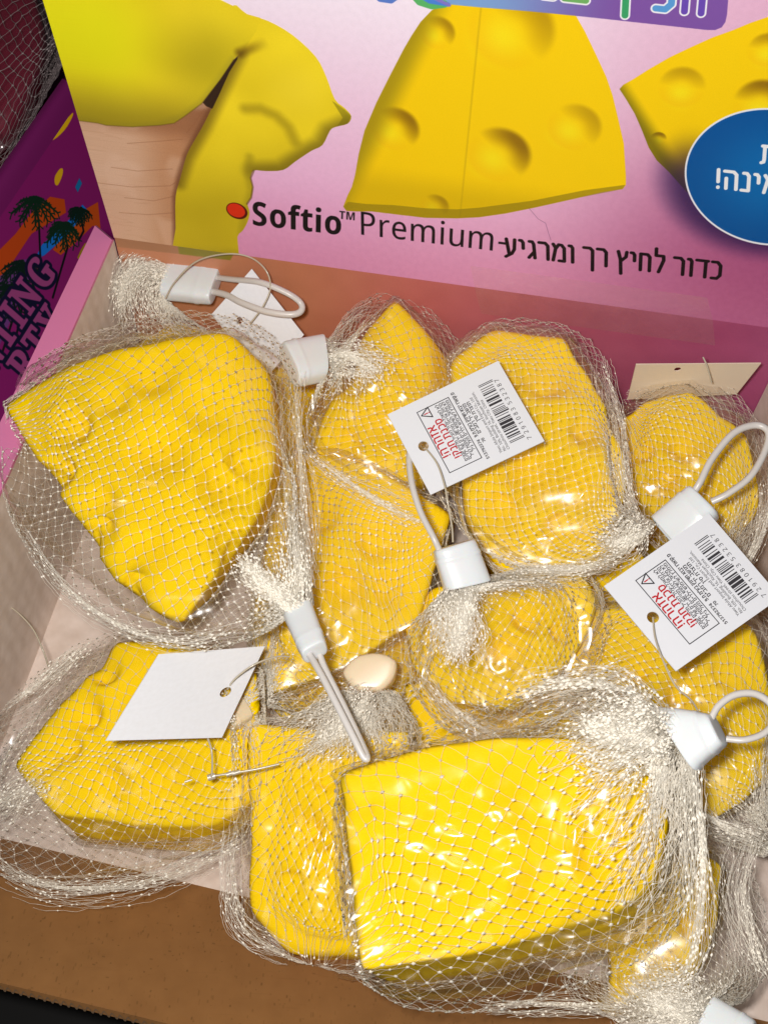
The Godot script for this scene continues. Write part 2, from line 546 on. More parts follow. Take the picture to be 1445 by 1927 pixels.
# a card with a punched hole: corners in label order (top-left, top-right, bottom-right, bottom-left as the print reads), hole in 0..1
func tag_mesh(c: Array, hole: Vector2, hr: Vector2, bend := 0.0) -> ArrayMesh:
	var g := Geo.new()
	var q: Vector3 = (c[1] - c[0]).cross(c[3] - c[0]).normalized()
	if q.dot(EYE - c[0]) < 0.0: q = -q
	var rim := []
	for k in 24:
		var a := TAU * (k + 0.5) / 24
		var d := Vector2(cos(a), sin(a))
		var e := hole + d * hr
		# to the card's edge
		var tx := ((1.0 if d.x > 0 else 0.0) - hole.x) / d.x if absf(d.x) > 1e-5 else 1e9
		var ty := ((1.0 if d.y > 0 else 0.0) - hole.y) / d.y if absf(d.y) > 1e-5 else 1e9
		rim.append([e, hole + d * minf(tx, ty)])
	# the four corners join the rim at their own angles
	for k in [Vector2(0, 0), Vector2(1, 0), Vector2(1, 1), Vector2(0, 1)]:
		var d: Vector2 = (k - hole)
		rim.append([hole + d.normalized() * hr, k])
	rim.sort_custom(func(a, b): return (a[1] - hole).angle() < (b[1] - hole).angle())
	var place := func(w: Vector2, z: float) -> Vector3:
		return c[0].lerp(c[1], w.x).lerp(c[3].lerp(c[2], w.x), w.y) + q * (z + bend * sin(PI * w.y))
	for face in 2:
		var first := g.v.size()
		var z := 0.0 if face == 0 else -0.00035
		for e in rim:
			for s in 4:
				var w: Vector2 = e[0].lerp(e[1], s / 3.0)
				g.put(place.call(w, z), q if face == 0 else -q, w)
		var k := rim.size()
		for j in k:
			for s in 3:
				var a := first + j * 4 + s; var b := first + ((j + 1) % k) * 4 + s
				g.tri(a, b + 1, b); g.tri(a, a + 1, b + 1)
	var k := rim.size()
	for s in [0, 3]:
		for j in k:
			var l := (j + 1) % k
			var w0: Vector2 = rim[j][0 if s == 0 else 1]; var w1: Vector2 = rim[l][0 if s == 0 else 1]
			var a: Vector3 = place.call(w0, 0.0); var b: Vector3 = place.call(w1, 0.0)
			g.quad(a, b, b - q * 0.00035, a - q * 0.00035, Vector2(0.02, 0.02), Vector2(0.02, 0.02), Vector2(0.02, 0.02), Vector2(0.02, 0.02))
	return g.mesh()


# ---------------------------------------------------------------- print
class Canvas:
	var w := 0
	var h := 0
	var px := PackedByteArray()
	var cov := PackedFloat32Array()
	var x0 := 0
	var y0 := 0
	var x1 := 0
	var y1 := 0
	func _init(w_: int, h_: int, c: Color) -> void:
		w = w_; h = h_
		px.resize(w * h * 3); cov.resize(w * h); cov.fill(0.0)
		var r := c.r8; var g := c.g8; var b := c.b8
		for k in w * h:
			px[k * 3] = r; px[k * 3 + 1] = g; px[k * 3 + 2] = b
		clear()
	func clear() -> void:
		x0 = w; y0 = h; x1 = -1; y1 = -1
	func grow(ax: float, ay: float, bx: float, by: float) -> void:
		x0 = mini(x0, maxi(0, int(ax) - 1)); y0 = mini(y0, maxi(0, int(ay) - 1))
		x1 = maxi(x1, mini(w - 1, int(bx) + 1)); y1 = maxi(y1, mini(h - 1, int(by) + 1))
	func polygon(p: PackedVector2Array) -> void:      # even-odd, four lines to a pixel
		var lo := p[0]; var hi := p[0]
		for q in p: lo = lo.min(q); hi = hi.max(q)
		if hi.x < 0 or hi.y < 0 or lo.x >= w or lo.y >= h: return
		grow(lo.x, lo.y, hi.x, hi.y)
		for y in range(maxi(0, int(lo.y)), mini(h, int(hi.y) + 1)):
			for s in 4:
				var yy := y + 0.125 + s * 0.25
				var xs := PackedFloat32Array()
				for k in p.size():
					var a := p[k]; var b := p[(k + 1) % p.size()]
					if (a.y <= yy) != (b.y <= yy): xs.push_back(a.x + (b.x - a.x) * (yy - a.y) / (b.y - a.y))
				xs.sort()
				for k in range(0, xs.size() - 1, 2):
					var a := clampf(xs[k], 0.0, w); var b := clampf(xs[k + 1], 0.0, w)
					var ia := int(a); var ib := int(b)
					if ia == ib:
						if ia < w: cov[y * w + ia] += (b - a) * 0.25
					else:
						cov[y * w + ia] += (ia + 1 - a) * 0.25
						for x in range(ia + 1, ib): cov[y * w + x] += 0.25
						if ib < w: cov[y * w + ib] += (b - ib) * 0.25
	func stroke(p: PackedVector2Array, hw: float) -> void:
		for k in maxi(1, p.size() - 1):
			var a := p[k]; var b := p[mini(k + 1, p.size() - 1)]
			var lo := a.min(b) - Vector2(hw + 1, hw + 1); var hi := a.max(b) + Vector2(hw + 1, hw + 1)
			if hi.x < 0 or hi.y < 0 or lo.x >= w or lo.y >= h: continue
			grow(lo.x, lo.y, hi.x, hi.y)
			var d := b - a
			var dd := maxf(d.length_squared(), 1e-9)
			for y in range(maxi(0, int(lo.y)), mini(h, int(hi.y) + 1)):
				for x in range(maxi(0, int(lo.x)), mini(w, int(hi.x) + 1)):
					var q := Vector2(x + 0.5, y + 0.5) - a
					var c := clampf(hw + 0.5 - (q - d * clampf(q.dot(d) / dd, 0.0, 1.0)).length(), 0.0, 1.0)
					if c > cov[y * w + x]: cov[y * w + x] = c
	func paint(how: Variant, strength := 1.0) -> void:
		var flat := how is Color
		var c := Color.BLACK
		if flat: c = how
		for y in range(y0, y1 + 1):
			for x in range(x0, x1 + 1):
				var k := y * w + x
				var a := cov[k]
				if a <= 0.0: continue
				cov[k] = 0.0
				a = minf(a, 1.0) * strength
				if not flat:
					c = how.call(Vector2(x + 0.5, y + 0.5))
					a *= c.a
				k *= 3
				px[k] = clampi(int(lerpf(px[k], c.r * 255.0, a)), 0, 255); px[k + 1] = clampi(int(lerpf(px[k + 1], c.g * 255.0, a)), 0, 255); px[k + 2] = clampi(int(lerpf(px[k + 2], c.b * 255.0, a)), 0, 255)
		clear()
	func everything() -> void:
		cov.fill(1.0); x0 = 0; y0 = 0; x1 = w - 1; y1 = h - 1
	func texture() -> ImageTexture:
		return ImageTexture.create_from_image(Image.create_from_data(w, h, false, Image.FORMAT_RGB8, px))


# Hebrew letters as strokes: width, then lines of points; x to the right, y up, letter height 1
var letters := {
	"א": [0.8, [[0.05, 1, 0.75, 0], [0.7, 1, 0.66, 0.62, 0.46, 0.42], [0.1, 0, 0.13, 0.38, 0.32, 0.62]]],
	"ב": [0.75, [[0.08, 1, 0.48, 1, 0.6, 0.86, 0.6, 0], [0, 0, 0.75, 0]]],
	"ג": [0.5, [[0.1, 1, 0.28, 1, 0.38, 0.85, 0.44, 0], [0.38, 0.36, 0.05, 0]]],
	"ד": [0.72, [[0, 1, 0.72, 1], [0.58, 1, 0.58, 0]]],
	"ה": [0.75, [[0, 1, 0.52, 1, 0.68, 0.85, 0.68, 0], [0.1, 0.6, 0.1, 0]]],
	"ו": [0.3, [[0, 1, 0.12, 1, 0.22, 0.88, 0.22, 0]]],
	"ז": [0.42, [[0, 1, 0.42, 1], [0.22, 1, 0.22, 0]]],
	"ח": [0.75, [[0.08, 0, 0.08, 1, 0.52, 1, 0.67, 0.85, 0.67, 0]]],
	"ט": [0.78, [[0.06, 1, 0.06, 0.15, 0.2, 0, 0.58, 0, 0.72, 0.15, 0.72, 0.82, 0.6, 1, 0.4, 0.95]]],
	"י": [0.3, [[0, 1, 0.12, 1, 0.22, 0.88, 0.22, 0.52]]],
	"כ": [0.65, [[0.05, 1, 0.38, 1, 0.58, 0.8, 0.58, 0.2, 0.38, 0, 0.05, 0]]],
	"ך": [0.65, [[0, 1, 0.4, 1, 0.57, 0.86, 0.57, -0.36]]],
	"ל": [0.62, [[0.08, 1.42, 0.08, 1, 0.56, 1, 0.58, 0.75, 0.28, 0]]],
	"מ": [0.85, [[0.02, 0, 0.2, 0.78, 0.04, 1], [0.2, 0.74, 0.4, 1, 0.6, 0.98, 0.76, 0.8, 0.76, 0, 0.42, 0]]],
	"ם": [0.75, [[0.08, 1, 0.08, 0, 0.66, 0, 0.66, 0.82, 0.54, 1, 0, 1]]],
	"נ": [0.5, [[0.1, 1, 0.28, 1, 0.4, 0.85, 0.4, 0, 0, 0]]],
	"ן": [0.3, [[0, 1, 0.12, 1, 0.22, 0.88, 0.22, -0.36]]],
	"ס": [0.78, [[0, 1, 0.54, 1, 0.7, 0.8, 0.66, 0.3, 0.5, 0.05, 0.34, 0, 0.18, 0.08, 0.06, 0.3, 0.07, 1]]],
	"ע": [0.72, [[0.08, 1, 0.22, 0.12], [0.63, 1, 0.58, 0.4, 0.4, 0.12, 0, -0.1]]],
	"פ": [0.7, [[0.3, 0.52, 0.08, 0.52, 0.08, 1, 0.42, 1, 0.6, 0.8, 0.6, 0.2, 0.42, 0, 0.05, 0]]],
	"ף": [0.7, [[0.3, 0.52, 0.08, 0.52, 0.08, 1, 0.42, 1, 0.6, 0.82, 0.6, -0.36]]],
	"צ": [0.7, [[0.05, 1, 0.6, 0.02], [0.63, 1, 0.6, 0.75, 0.36, 0.5], [0.02, 0, 0.62, 0]]],
	"ץ": [0.65, [[0.05, 1, 0.2, 0.5, 0.24, -0.36], [0.6, 1, 0.55, 0.7, 0.22, 0.42]]],
	"ק": [0.72, [[0, 1, 0.48, 1, 0.63, 0.84, 0.6, 0.55, 0.42, 0.16], [0.1, 0.6, 0.1, -0.36]]],
	"ר": [0.65, [[0, 1, 0.4, 1, 0.57, 0.84, 0.57, 0]]],
	"ש": [0.95, [[0.06, 1, 0.1, 0.14, 0.28, 0, 0.66, 0.02, 0.84, 0.3, 0.88, 1], [0.48, 1, 0.44, 0.42, 0.12, 0.3]]],
	"ת": [0.85, [[0, 0, 0.13, 0.05, 0.16, 0.2, 0.16, 1], [0.03, 1, 0.58, 1, 0.74, 0.84, 0.74, 0]]],
	"!": [0.22, [[0.1, 1.05, 0.1, 0.34], [0.1, 0.04, 0.1, 0]]], "-": [0.45, [[0.05, 0.5, 0.4, 0.5]]], ".": [0.2, [[0.1, 0.02, 0.1, 0]]], ",": [0.2, [[0.1, 0.05, 0.05, -0.15]]], "\"": [0.3, [[0.05, 1.1, 0.05, 0.8], [0.22, 1.1, 0.22, 0.8]]],
}

func hebrew_width(s: String) -> float:
	var x := 0.0
	for ch in s: x += (letters[ch][0] + 0.24) if letters.has(ch) else 0.42
	return x

func hebrew(cv: Canvas, s: String, right: Vector2, ex: Vector2, ey: Vector2, weight: float) -> void:      # written from right to left; ex, ey are a letter's height along and up
	var x := 0.0
	for ch in s:
		if not letters.has(ch):
			x += 0.42
			continue
		var g: Array = letters[ch]
		for line in g[1]:
			var p := PackedVector2Array()
			for k in range(0, line.size(), 2): p.push_back(right + ex * (line[k] - x - g[0]) + ey * line[k + 1])
			cv.stroke(p, weight)
		x += g[0] + 0.24

func latin(cv: Canvas, s: String, left: Vector2, ex: Vector2, ey: Vector2, bold := false, space := 1.0) -> float:      # ex, ey: one em along and up; returns the length in em
	var f := SystemFont.new(); f.font_names = PackedStringArray(["Droid Sans"]); f.font_weight = 700 if bold else 400
	var t := TextMesh.new(); t.font = f; t.text = s; t.depth = 0.0; t.font_size = 64; t.pixel_size = 1.0 / 64.0; t.curve_step = 0.8
	t.horizontal_alignment = HORIZONTAL_ALIGNMENT_LEFT; t.vertical_alignment = VERTICAL_ALIGNMENT_BOTTOM
	var a := t.get_mesh_arrays()
	var v: PackedVector3Array = a[Mesh.ARRAY_VERTEX]
	var idx: PackedInt32Array = a[Mesh.ARRAY_INDEX] if a[Mesh.ARRAY_INDEX] != null else PackedInt32Array(range(v.size()))
	var base := 0.23      # the line's foot lies a descender below the baseline
	for k in range(0, idx.size(), 3):
		var tri := PackedVector2Array()
		var front := true
		for m in 3:
			var q := v[idx[k + m]]
			tri.push_back(left + ex * (q.x * space) + ey * (q.y - base))
		cv.polygon(tri)
	return t.get_aabb().size.x * space


func label_texture() -> ImageTexture:
	var cv := Canvas.new(720, 960, Color(0.965, 0.968, 0.975))
	var W := 720.0; var H := 960.0
	var ink := Color(0.13, 0.12, 0.14); var red := Color(0.80, 0.10, 0.14)
	# warning box
	var box := PackedVector2Array([Vector2(0.125, 0.215), Vector2(0.875, 0.215), Vector2(0.875, 0.496), Vector2(0.125, 0.496), Vector2(0.125, 0.215)])
	for k in box.size(): box[k] *= Vector2(W, H)
	cv.stroke(box, 3.0)
	var tr := PackedVector2Array([Vector2(545, 298), Vector2(590, 225), Vector2(632, 298), Vector2(545, 298)])
	cv.stroke(tr, 4.0); cv.paint(ink)
	hebrew(cv, "!", Vector2(594, 290), Vector2(38, 0), Vector2(0, -38), 4.0)
	hebrew(cv, "אזהרה!", Vector2(480, 275), Vector2(56, 0), Vector2(0, -54), 5.5)
	hebrew(cv, "סכנת חנק!", Vector2(510, 345), Vector2(48, 0), Vector2(0, -46), 5.0)
	cv.paint(red)
	var y := 376.0
	for s in ["לא למאכל-עלול להכיל חלקים קטנים", "הרחק אריזה מהישג ידם של ילדים", "לא מיועד לשימוש ילדים מתחת לגיל 3", "מומלץ לשימוש ילדים מעל גיל 3"]:
		var e := minf(22.0, 500.0 / hebrew_width(s))
		hebrew(cv, s, Vector2(615, y), Vector2(e, 0), Vector2(0, -20), 2.2)
		y += 29.0
	y = 530.0
	for s in ["ס.קוארו יבוא ושיווק בע\"מ ח.פ", "מושב יד רמב\"ם", "תוצרת סין"]:
		var e := minf(25.0, 400.0 / hebrew_width(s))
		hebrew(cv, s, Vector2(650 - (0.0 if s.length() > 20 else 120.0), y), Vector2(e, 0), Vector2(0, -23), 2.6)
		y += 36.0
	latin(cv, "513792374", Vector2(60, 530), Vector2(34, 0), Vector2(0, -34), true)
	latin(cv, "70", Vector2(190, 566), Vector2(34, 0), Vector2(0, -34), true)
	for s in ["Yiwu Afula Import and Export Co., Ltd", "No. 109, Building 16, Xiuchuan Mansion,", "Chouzhou street, Yiwu City, China"]:
		latin(cv, s, Vector2(60, y), Vector2(29, 0), Vector2(0, -30))
		y += 31.0
	# bars
	var code := "101000101100110011010111101111010110001001101010100100011100101110010001101001001000101"
	var bx := 95.0
	var run := 0
	for k in code.length():
		if code[k] == "1":
			var a := bx + k * 5.9
			var foot := 845.0 if (k < 3 or k > 83 or (k > 40 and k < 46)) else 832.0
			cv.polygon(PackedVector2Array([Vector2(a, 722), Vector2(a + 5.4, 722), Vector2(a + 5.4, foot), Vector2(a, foot)]))
	latin(cv, "7", Vector2(60, 890), Vector2(46, 0), Vector2(0, -48))
	var x := 110.0
	for ch in "291083532387":
		latin(cv, ch, Vector2(x, 890), Vector2(46, 0), Vector2(0, -48))
		x += 40.5 + (14.0 if x > 310 and x < 345 else 0.0)
	cv.paint(ink)
	return cv.texture()


# dents and lit edges of a printed cheese
func cheese_print(p: Vector2, dents: Array, unit: float) -> Color:
	var c := Color(0.99, 0.83, 0.05)
	for e in dents:
		var r: float = e[1] * 1.08
		var q: Vector2 = (p - e[0]) / r
		var d := q.length()
		if d < 1.25:
			var ring := smoothstep(0.1, 0.82, d) * (1.0 - smoothstep(0.84, 1.08, d))
			var s := q.normalized().dot(e[2])
			if s > 0.0: c = c.lerp(Color(0.60, 0.45, 0.06), minf(1.0, ring * s * e[3] * 1.25))
			c = c.lerp(Color(1.0, 0.92, 0.12), (1.0 - smoothstep(0.0, 0.9, (q + e[2] * 0.4).length())) * 0.9)
			if s < -0.1: c = c.lerp(Color(0.97, 0.72, 0.04), ring * -s * 0.35)
	var n := wob.get_noise_2dv(p * 0.3) * 0.02
	return Color(c.r + n, c.g + n, c.b)


func sampled(pts: Array, steps := 4) -> Array:      # a smooth closed outline through the points (closed polygon)
	var out := []
	var k := pts.size()
	for j in k:
		var a: Vector2 = pts[(j - 1 + k) % k]; var b: Vector2 = pts[j]; var c: Vector2 = pts[(j + 1) % k]; var d: Vector2 = pts[(j + 2) % k]
		for s in steps: out.append(b.cubic_interpolate(c, a, d, float(s) / steps))
	return out

func flat_points(a: Array) -> Array:
	var out := []
	for k in range(0, a.size(), 2): out.append(Vector2(a[k], a[k + 1]))
	return out


func line_distance(p: Vector2, line: PackedVector2Array) -> float:
	var best := 1e9
	for k in line.size() - 1:
		var d := line[k + 1] - line[k]
		best = minf(best, p.distance_to(line[k] + d * clampf((p - line[k]).dot(d) / d.length_squared(), 0.0, 1.0)))
	return best


# ---------------------------------------------------------------- the setting and the boxes
const WALL := 0.075       # height of the box's walls

func build_setting() -> void:
	var g := Geo.new()
	g.quad(Vector3(-3, -0.06, -3), Vector3(3, -0.06, -3), Vector3(3, -0.06, 3), Vector3(-3, -0.06, 3))
	struct("shelf", g.mesh(), mats.black_shelf)


func build_display_box() -> void:
	var back_l := at(216, 447, WALL); var back_r := at(1500, 624, WALL)
	var box := thing("display_box", "open cardboard display box with a printed pink header panel, holding the yellow toys", "display box", Vector3(back_l.x, 0, back_l.z))
	var down := Vector3(0, -WALL, 0)
	var ex := (back_r - back_l).normalized()
	var in_ := ex.cross(Vector3.UP) * -1.0          # towards the photographer
	if in_.z < 0: in_ = -in_
	# floor
	var fl := at(-120, 1548, 0.0); var fr := at(1600, 1960, 0.0)
	var bl := back_l + down; var br := back_r + down
	var g := Geo.new()
	part("floor_panel", slab([bl + (bl - br).normalized() * 0.004 - in_ * 0.003, br - in_ * 0.003, fr, fl], Vector3(0, -0.003, 0)), mats.liner, box)
	# back wall
	part("back_wall", print_slab(back_l + down, ex, Vector3.UP, Rect2(0, 0, back_l.distance_to(back_r), WALL), -in_ * 0.0025, back_wall_print(back_l, ex, back_l.distance_to(back_r))), mats.back_print, box, "back wall printed in a blend from orange to magenta")
	# header
	var up := (Vector3.UP - in_ * 0.17).normalized()
	header(box, back_l, back_r, ex, up)
	# left wall: a folded rim, white inside
	var rim0 := at(214, 447, WALL); var rim1 := at(-60, 1065, WALL - 0.002)
	var out0 := at(181, 420, WALL); var out1 := at(-130, 1065, WALL - 0.002)
	var lw := part("left_wall", slab([rim0 + Vector3(0, -0.0012, 0), rim0 + down, Vector3(rim1.x - 0.004, 0, rim1.z + 0.03), rim1 + Vector3(0, -0.0012, 0)], (out0 - rim0) * 0.9), mats.liner_ribbed, box)
	part("rim", slab([out0, rim0, rim1, out1], Vector3(0, -0.004, 0), 0.0011), mats.pink_card, lw, "pink folded rim")
	# right wall
	var r0 := at(1492, 624, WALL); var r1 := at(1640, 1100, WALL)
	part("right_wall", slab([r1, r1 + Vector3(-0.012, -WALL, 0), r0 + Vector3(-0.004, -WALL, 0), r0], Vector3(0.004, 0, -0.001)), mats.liner, box)
	# front flap of raw board
	var f0 := at(-160, 1810, 0.030); var f1 := at(1600, 2240, 0.034)
	part("front_flap", slab([fl, fr, f1, f0], Vector3(0, -0.0032, 0.0012)), mats.kraft, box, "raw brown front flap")
	# its corrugated edge: two liners with the waved sheet between
	g = Geo.new()
	var e := (f1 - f0)
	var n := 110
	var low := Vector3(0, -0.0032, 0.0012)
	var prev := f0 + Vector3(0, 0, 0.0002)
	for k in range(1, n * 6 + 1):
		var p := f0 + e * (float(k) / (n * 6)) + low * (0.5 + 0.32 * sin(TAU * k / 6.0)) + Vector3(0, 0.0, 0.0004)
		if k > 1: g.quad(prev, p, p + low * 0.22, prev + low * 0.22)
		prev = p
	part("corrugated_edge", g.mesh(), mats.kraft_edge, box)
	# clear tape over the fold
	var crease_n := (up.cross(ex)).normalized()
	if crease_n.z < 0: crease_n = -crease_n
	g = Geo.new()
	var t0 := on(885, 500, back_l + crease_n * 0.0004, crease_n); var t1 := on(1330, 560, back_l + crease_n * 0.0004, crease_n)
	var c0 := on(893, 541, back_l + crease_n * 0.0004, crease_n); var c1 := on(1340, 601, back_l + crease_n * 0.0004, crease_n)
	var b0 := on(905, 590, back_l + in_ * 0.0006, in_); var b1 := on(1345, 650, back_l + in_ * 0.0006, in_)
	var nn := 40
	for k in nn + 1:
		var w := float(k) / nn
		var a := t0.lerp(t1, w); var c := c0.lerp(c1, w); var b := b0.lerp(b1, w)
		for m in 9:
			var z := m / 8.0
			var p := a.lerp(c, z * 2.0) if z < 0.5 else c.lerp(b, z * 2.0 - 1.0)
			p += crease_n * maxf(0.0, 0.0012 * crease.get_noise_2d(w * 9.0, z * 3.0)) * smoothstep(0.5, 0.0, absf(z - 0.5))
			g.put(p, crease_n, Vector2(w * 3.0, z))
	for k in nn:
		for m in 8:
			var x := k * 9 + m
			g.tri(x, x + 9, x + 1); g.tri(x + 1, x + 9, x + 10)
	g.smooth()
	part("clear_tape", g.mesh(), mats.tape, box)


func print_slab(o: Vector3, ex: Vector3, ey: Vector3, r: Rect2, thick: Vector3, tex: Texture2D, corners: Array = []) -> ArrayMesh:      # a board whose face carries a print that fills r (metres along ex, ey)
	if not mats.has("back_print"):
		mat("back_print", Color.WHITE, 0.42, 0.5).albedo_texture = tex
	var g := Geo.new()
	var c := corners
	if c.is_empty():
		c = [o + ex * r.position.x + ey * r.end.y, o + ex * r.end.x + ey * r.end.y, o + ex * r.end.x + ey * r.position.y, o + ex * r.position.x + ey * r.position.y]
	var uv := []
	for p in c: uv.append(Vector2(((p - o).dot(ex) - r.position.x) / r.size.x, 1.0 - ((p - o).dot(ey) - r.position.y) / r.size.y))
	g.quad(c[0], c[1], c[2], c[3], uv[0], uv[1], uv[2], uv[3])
	var e := Vector2(0.999, 0.999)
	g.quad(c[1] + thick, c[0] + thick, c[3] + thick, c[2] + thick, e, e, e, e)
	for j in 4:
		var l := (j + 1) % 4
		g.quad(c[l], c[j], c[j] + thick, c[l] + thick, e, e, e, e)
	return g.mesh()


func back_wall_print(o: Vector3, ex: Vector3, wide: float) -> ImageTexture:
	var n := ex.cross(Vector3.UP)
	var where := func(u: float) -> float: return (on(u, 480 + (u - 440) * 0.13, o, n) - o).dot(ex) / wide * 640.0
	var cv := Canvas.new(640, 192, Color(0.8, 0.45, 0.25))
	var stops := [where.call(430), where.call(560), where.call(800), where.call(1050), where.call(1450)]
	var cols := [Color(0.80, 0.54, 0.40), Color(0.82, 0.53, 0.40), Color(0.80, 0.46, 0.44), Color(0.75, 0.39, 0.47), Color(0.69, 0.33, 0.50)]
	cv.everything()
	cv.paint(func(p: Vector2) -> Color:
		var c: Color = cols[0]
		for k in 4: c = c.lerp(cols[k + 1], clampf((p.x - stops[k]) / (stops[k + 1] - stops[k]), 0.0, 1.0))
		var s := wob.get_noise_2dv(p * 0.02) * 0.02 + wob.get_noise_2dv(p * 0.5) * 0.012
		return Color(c.r + s, c.g + s, c.b + s))
	var a: float = where.call(335); var b: float = where.call(440)
	cv.polygon(PackedVector2Array([Vector2(a, 0), Vector2(b, 0), Vector2(b - 4, 9), Vector2(a, 10)])); cv.paint(Color(0.56, 0.52, 0.14))
	cv.polygon(PackedVector2Array([Vector2(0, 0), Vector2(a, 0), Vector2(a, 10), Vector2(0, 12)])); cv.paint(Color(0.70, 0.50, 0.36))
	return cv.texture()


func header(box: Node3D, back_l: Vector3, back_r: Vector3, ex: Vector3, up: Vector3) -> void:
	var o := back_l
	var n := ex.cross(up).normalized()
	var wide := back_l.distance_to(back_r); var high := 0.128
	var k := 1720.0 / wide                     # pixels per metre
	var H := int(high * k)
	var cv := Canvas.new(1720, H, Color(0.9, 0.7, 0.85))
	var T := func(u: float, v: float) -> Vector2:      # a spot seen in the photograph, on the print
		var p := on(u, v, o, n) - o
		return Vector2(p.dot(ex) * k, H - p.dot(up) * k)
	var P := func(a: Array, smooth := 0) -> PackedVector2Array:
		var q := flat_points(a)
		if smooth: q = sampled(q, smooth)
		for j in q.size(): q[j] = T.call(q[j].x, q[j].y)
		return PackedVector2Array(q)
	var S: float = (T.call(900, 300) - T.call(800, 300)).length() / 100.0      # print pixels per photo pixel
	# pink ground
	var corner: Vector2 = T.call(1445, 560); var pale: Vector2 = T.call(560, 60); var low: Vector2 = T.call(700, 520)
	cv.everything()
	cv.paint(func(p: Vector2) -> Color:
		var y := clampf(p.y / low.y, 0.0, 1.1)
		var c := Color(0.98, 0.95, 1.0).lerp(Color(0.93, 0.69, 0.86), smoothstep(0.05, 0.95, y))
		c = c.lerp(Color(0.89, 0.66, 0.79), smoothstep(pale.x + 250 * S, pale.x + 800 * S, p.x) * 0.8)
		c = c.lerp(Color(0.62, 0.25, 0.45), smoothstep(560.0 * S, 0.0, p.distance_to(corner)) * 0.85)
		c = c.lerp(Color(0.82, 0.49, 0.63), smoothstep(0.7, 1.0, y) * 0.5)
		var s := wob.get_noise_2dv(p * 0.35) * 0.018 + wob.get_noise_2dv(p * 0.05) * 0.012
		return Color(c.r + s, c.g + s, c.b + s))
	# hand
	var crv := FastNoiseLite.new(); crv.seed = 2; crv.frequency = 1.0; crv.fractal_type = FastNoiseLite.FRACTAL_RIDGED; crv.fractal_octaves = 3
	var hl: Vector2 = T.call(160, 300); var hr: Vector2 = T.call(335, 300); var htop: Vector2 = T.call(250, 225)
	var lobe_edge := P.call([430, 135, 385, 232, 352, 292, 338, 335, 331, 372, 332, 490]) as PackedVector2Array
	cv.polygon(P.call([120, 205, 200, 232, 330, 228, 385, 185, 450, 100, 460, 140, 410, 225, 375, 300, 358, 355, 350, 390, 350, 490, 205, 470]))
	cv.paint(func(p: Vector2) -> Color:
		var c := Color(0.86, 0.70, 0.58)
		var x := (p.x - hl.x) / (hr.x - hl.x)
		c = c.lerp(Color(0.74, 0.52, 0.36), smoothstep(0.45, 1.0, x) * 0.8)
		c = c.lerp(Color(0.42, 0.28, 0.20), smoothstep(1.0, 1.5, x))
		c = c.lerp(Color(0.62, 0.42, 0.29), smoothstep(45.0 * S, 0.0, p.y - htop.y) * 0.8)
		var f := crv.get_noise_2d(p.x * 0.004 / S, p.y * 0.07 / S + 0.25 * wob.get_noise_2dv(p * 0.012))
		c = c.lerp(Color(0.66, 0.46, 0.33), smoothstep(0.55, 0.95, f) * 0.18)
		c = c.lerp(Color(0.93, 0.79, 0.69), smoothstep(0.1, 0.5, wob.get_noise_2dv(p * 0.006)) * 0.35)
		c = c.lerp(Color(0.45, 0.28, 0.18), smoothstep(13.0 * S, 0.0, line_distance(p, lobe_edge)) * 0.75)
		var s := wob.get_noise_2dv(p * 0.3) * 0.03
		return Color(c.r + s, c.g + s, c.b + s))
	# creases of the wrist
	for a in [[190, 345, 250, 352, 320, 350, 334, 342], [235, 372, 290, 378, 334, 368], [210, 315, 260, 322, 325, 318], [225, 400, 280, 404, 332, 400], [240, 270, 300, 266, 345, 262], [385, 205, 368, 230, 352, 250]]:
		cv.stroke(P.call(a), 0.9 * S); cv.paint(Color(0.58, 0.38, 0.26), 0.4)
	# squeezed lemon: the far lobe, the dark fold, the near lobe
	var lem_a: Vector2 = T.call(300, 60); var lem_b: Vector2 = T.call(560, 170); var lem_c: Vector2 = T.call(400, 400)
	var lemon := func(p: Vector2) -> Color:
		var c := Color(0.95, 0.85, 0.15)
		var s := wob.get_noise_2dv(p * 0.004) * 0.05 + wob.get_noise_2dv(p * 0.3) * 0.03
		return Color(c.r + s, c.g + s, c.b + s * 0.4)
	var shade_to: Vector2 = T.call(260, 240)
	var arc := P.call([462, 205, 490, 205, 520, 218, 543, 240, 556, 268]) as PackedVector2Array
	var under := P.call([478, 322, 530, 320, 556, 304, 586, 284, 607, 273, 621, 248, 655, 234]) as PackedVector2Array
	var inner := P.call([448, 104, 432, 136, 410, 182, 385, 236, 352, 296, 336, 345]) as PackedVector2Array
	var foot_ := P.call([330, 500, 440, 500]) as PackedVector2Array
	var rightside := P.call([470, 296, 468, 330, 474, 360, 462, 400, 456, 440]) as PackedVector2Array
	var bodyedge := P.call([145, 215, 200, 236, 250, 239, 300, 236, 345, 221, 380, 195, 415, 150, 440, 113]) as PackedVector2Array
	cv.polygon(P.call([332, 490, 331, 430, 331, 370, 340, 335, 352, 292, 368, 262, 385, 232, 410, 180, 432, 133, 448, 104, 440, 60, 440, 10, 465, 27, 505, 40, 550, 66, 594, 107, 614, 145, 630, 187, 649, 204, 661, 219, 654, 233, 632, 239, 621, 246, 607, 273, 586, 284, 556, 304, 533, 320, 500, 322, 478, 321, 472, 335, 476, 352, 473, 372, 466, 383, 470, 400, 466, 418, 457, 434, 447, 446, 440, 490], 3))
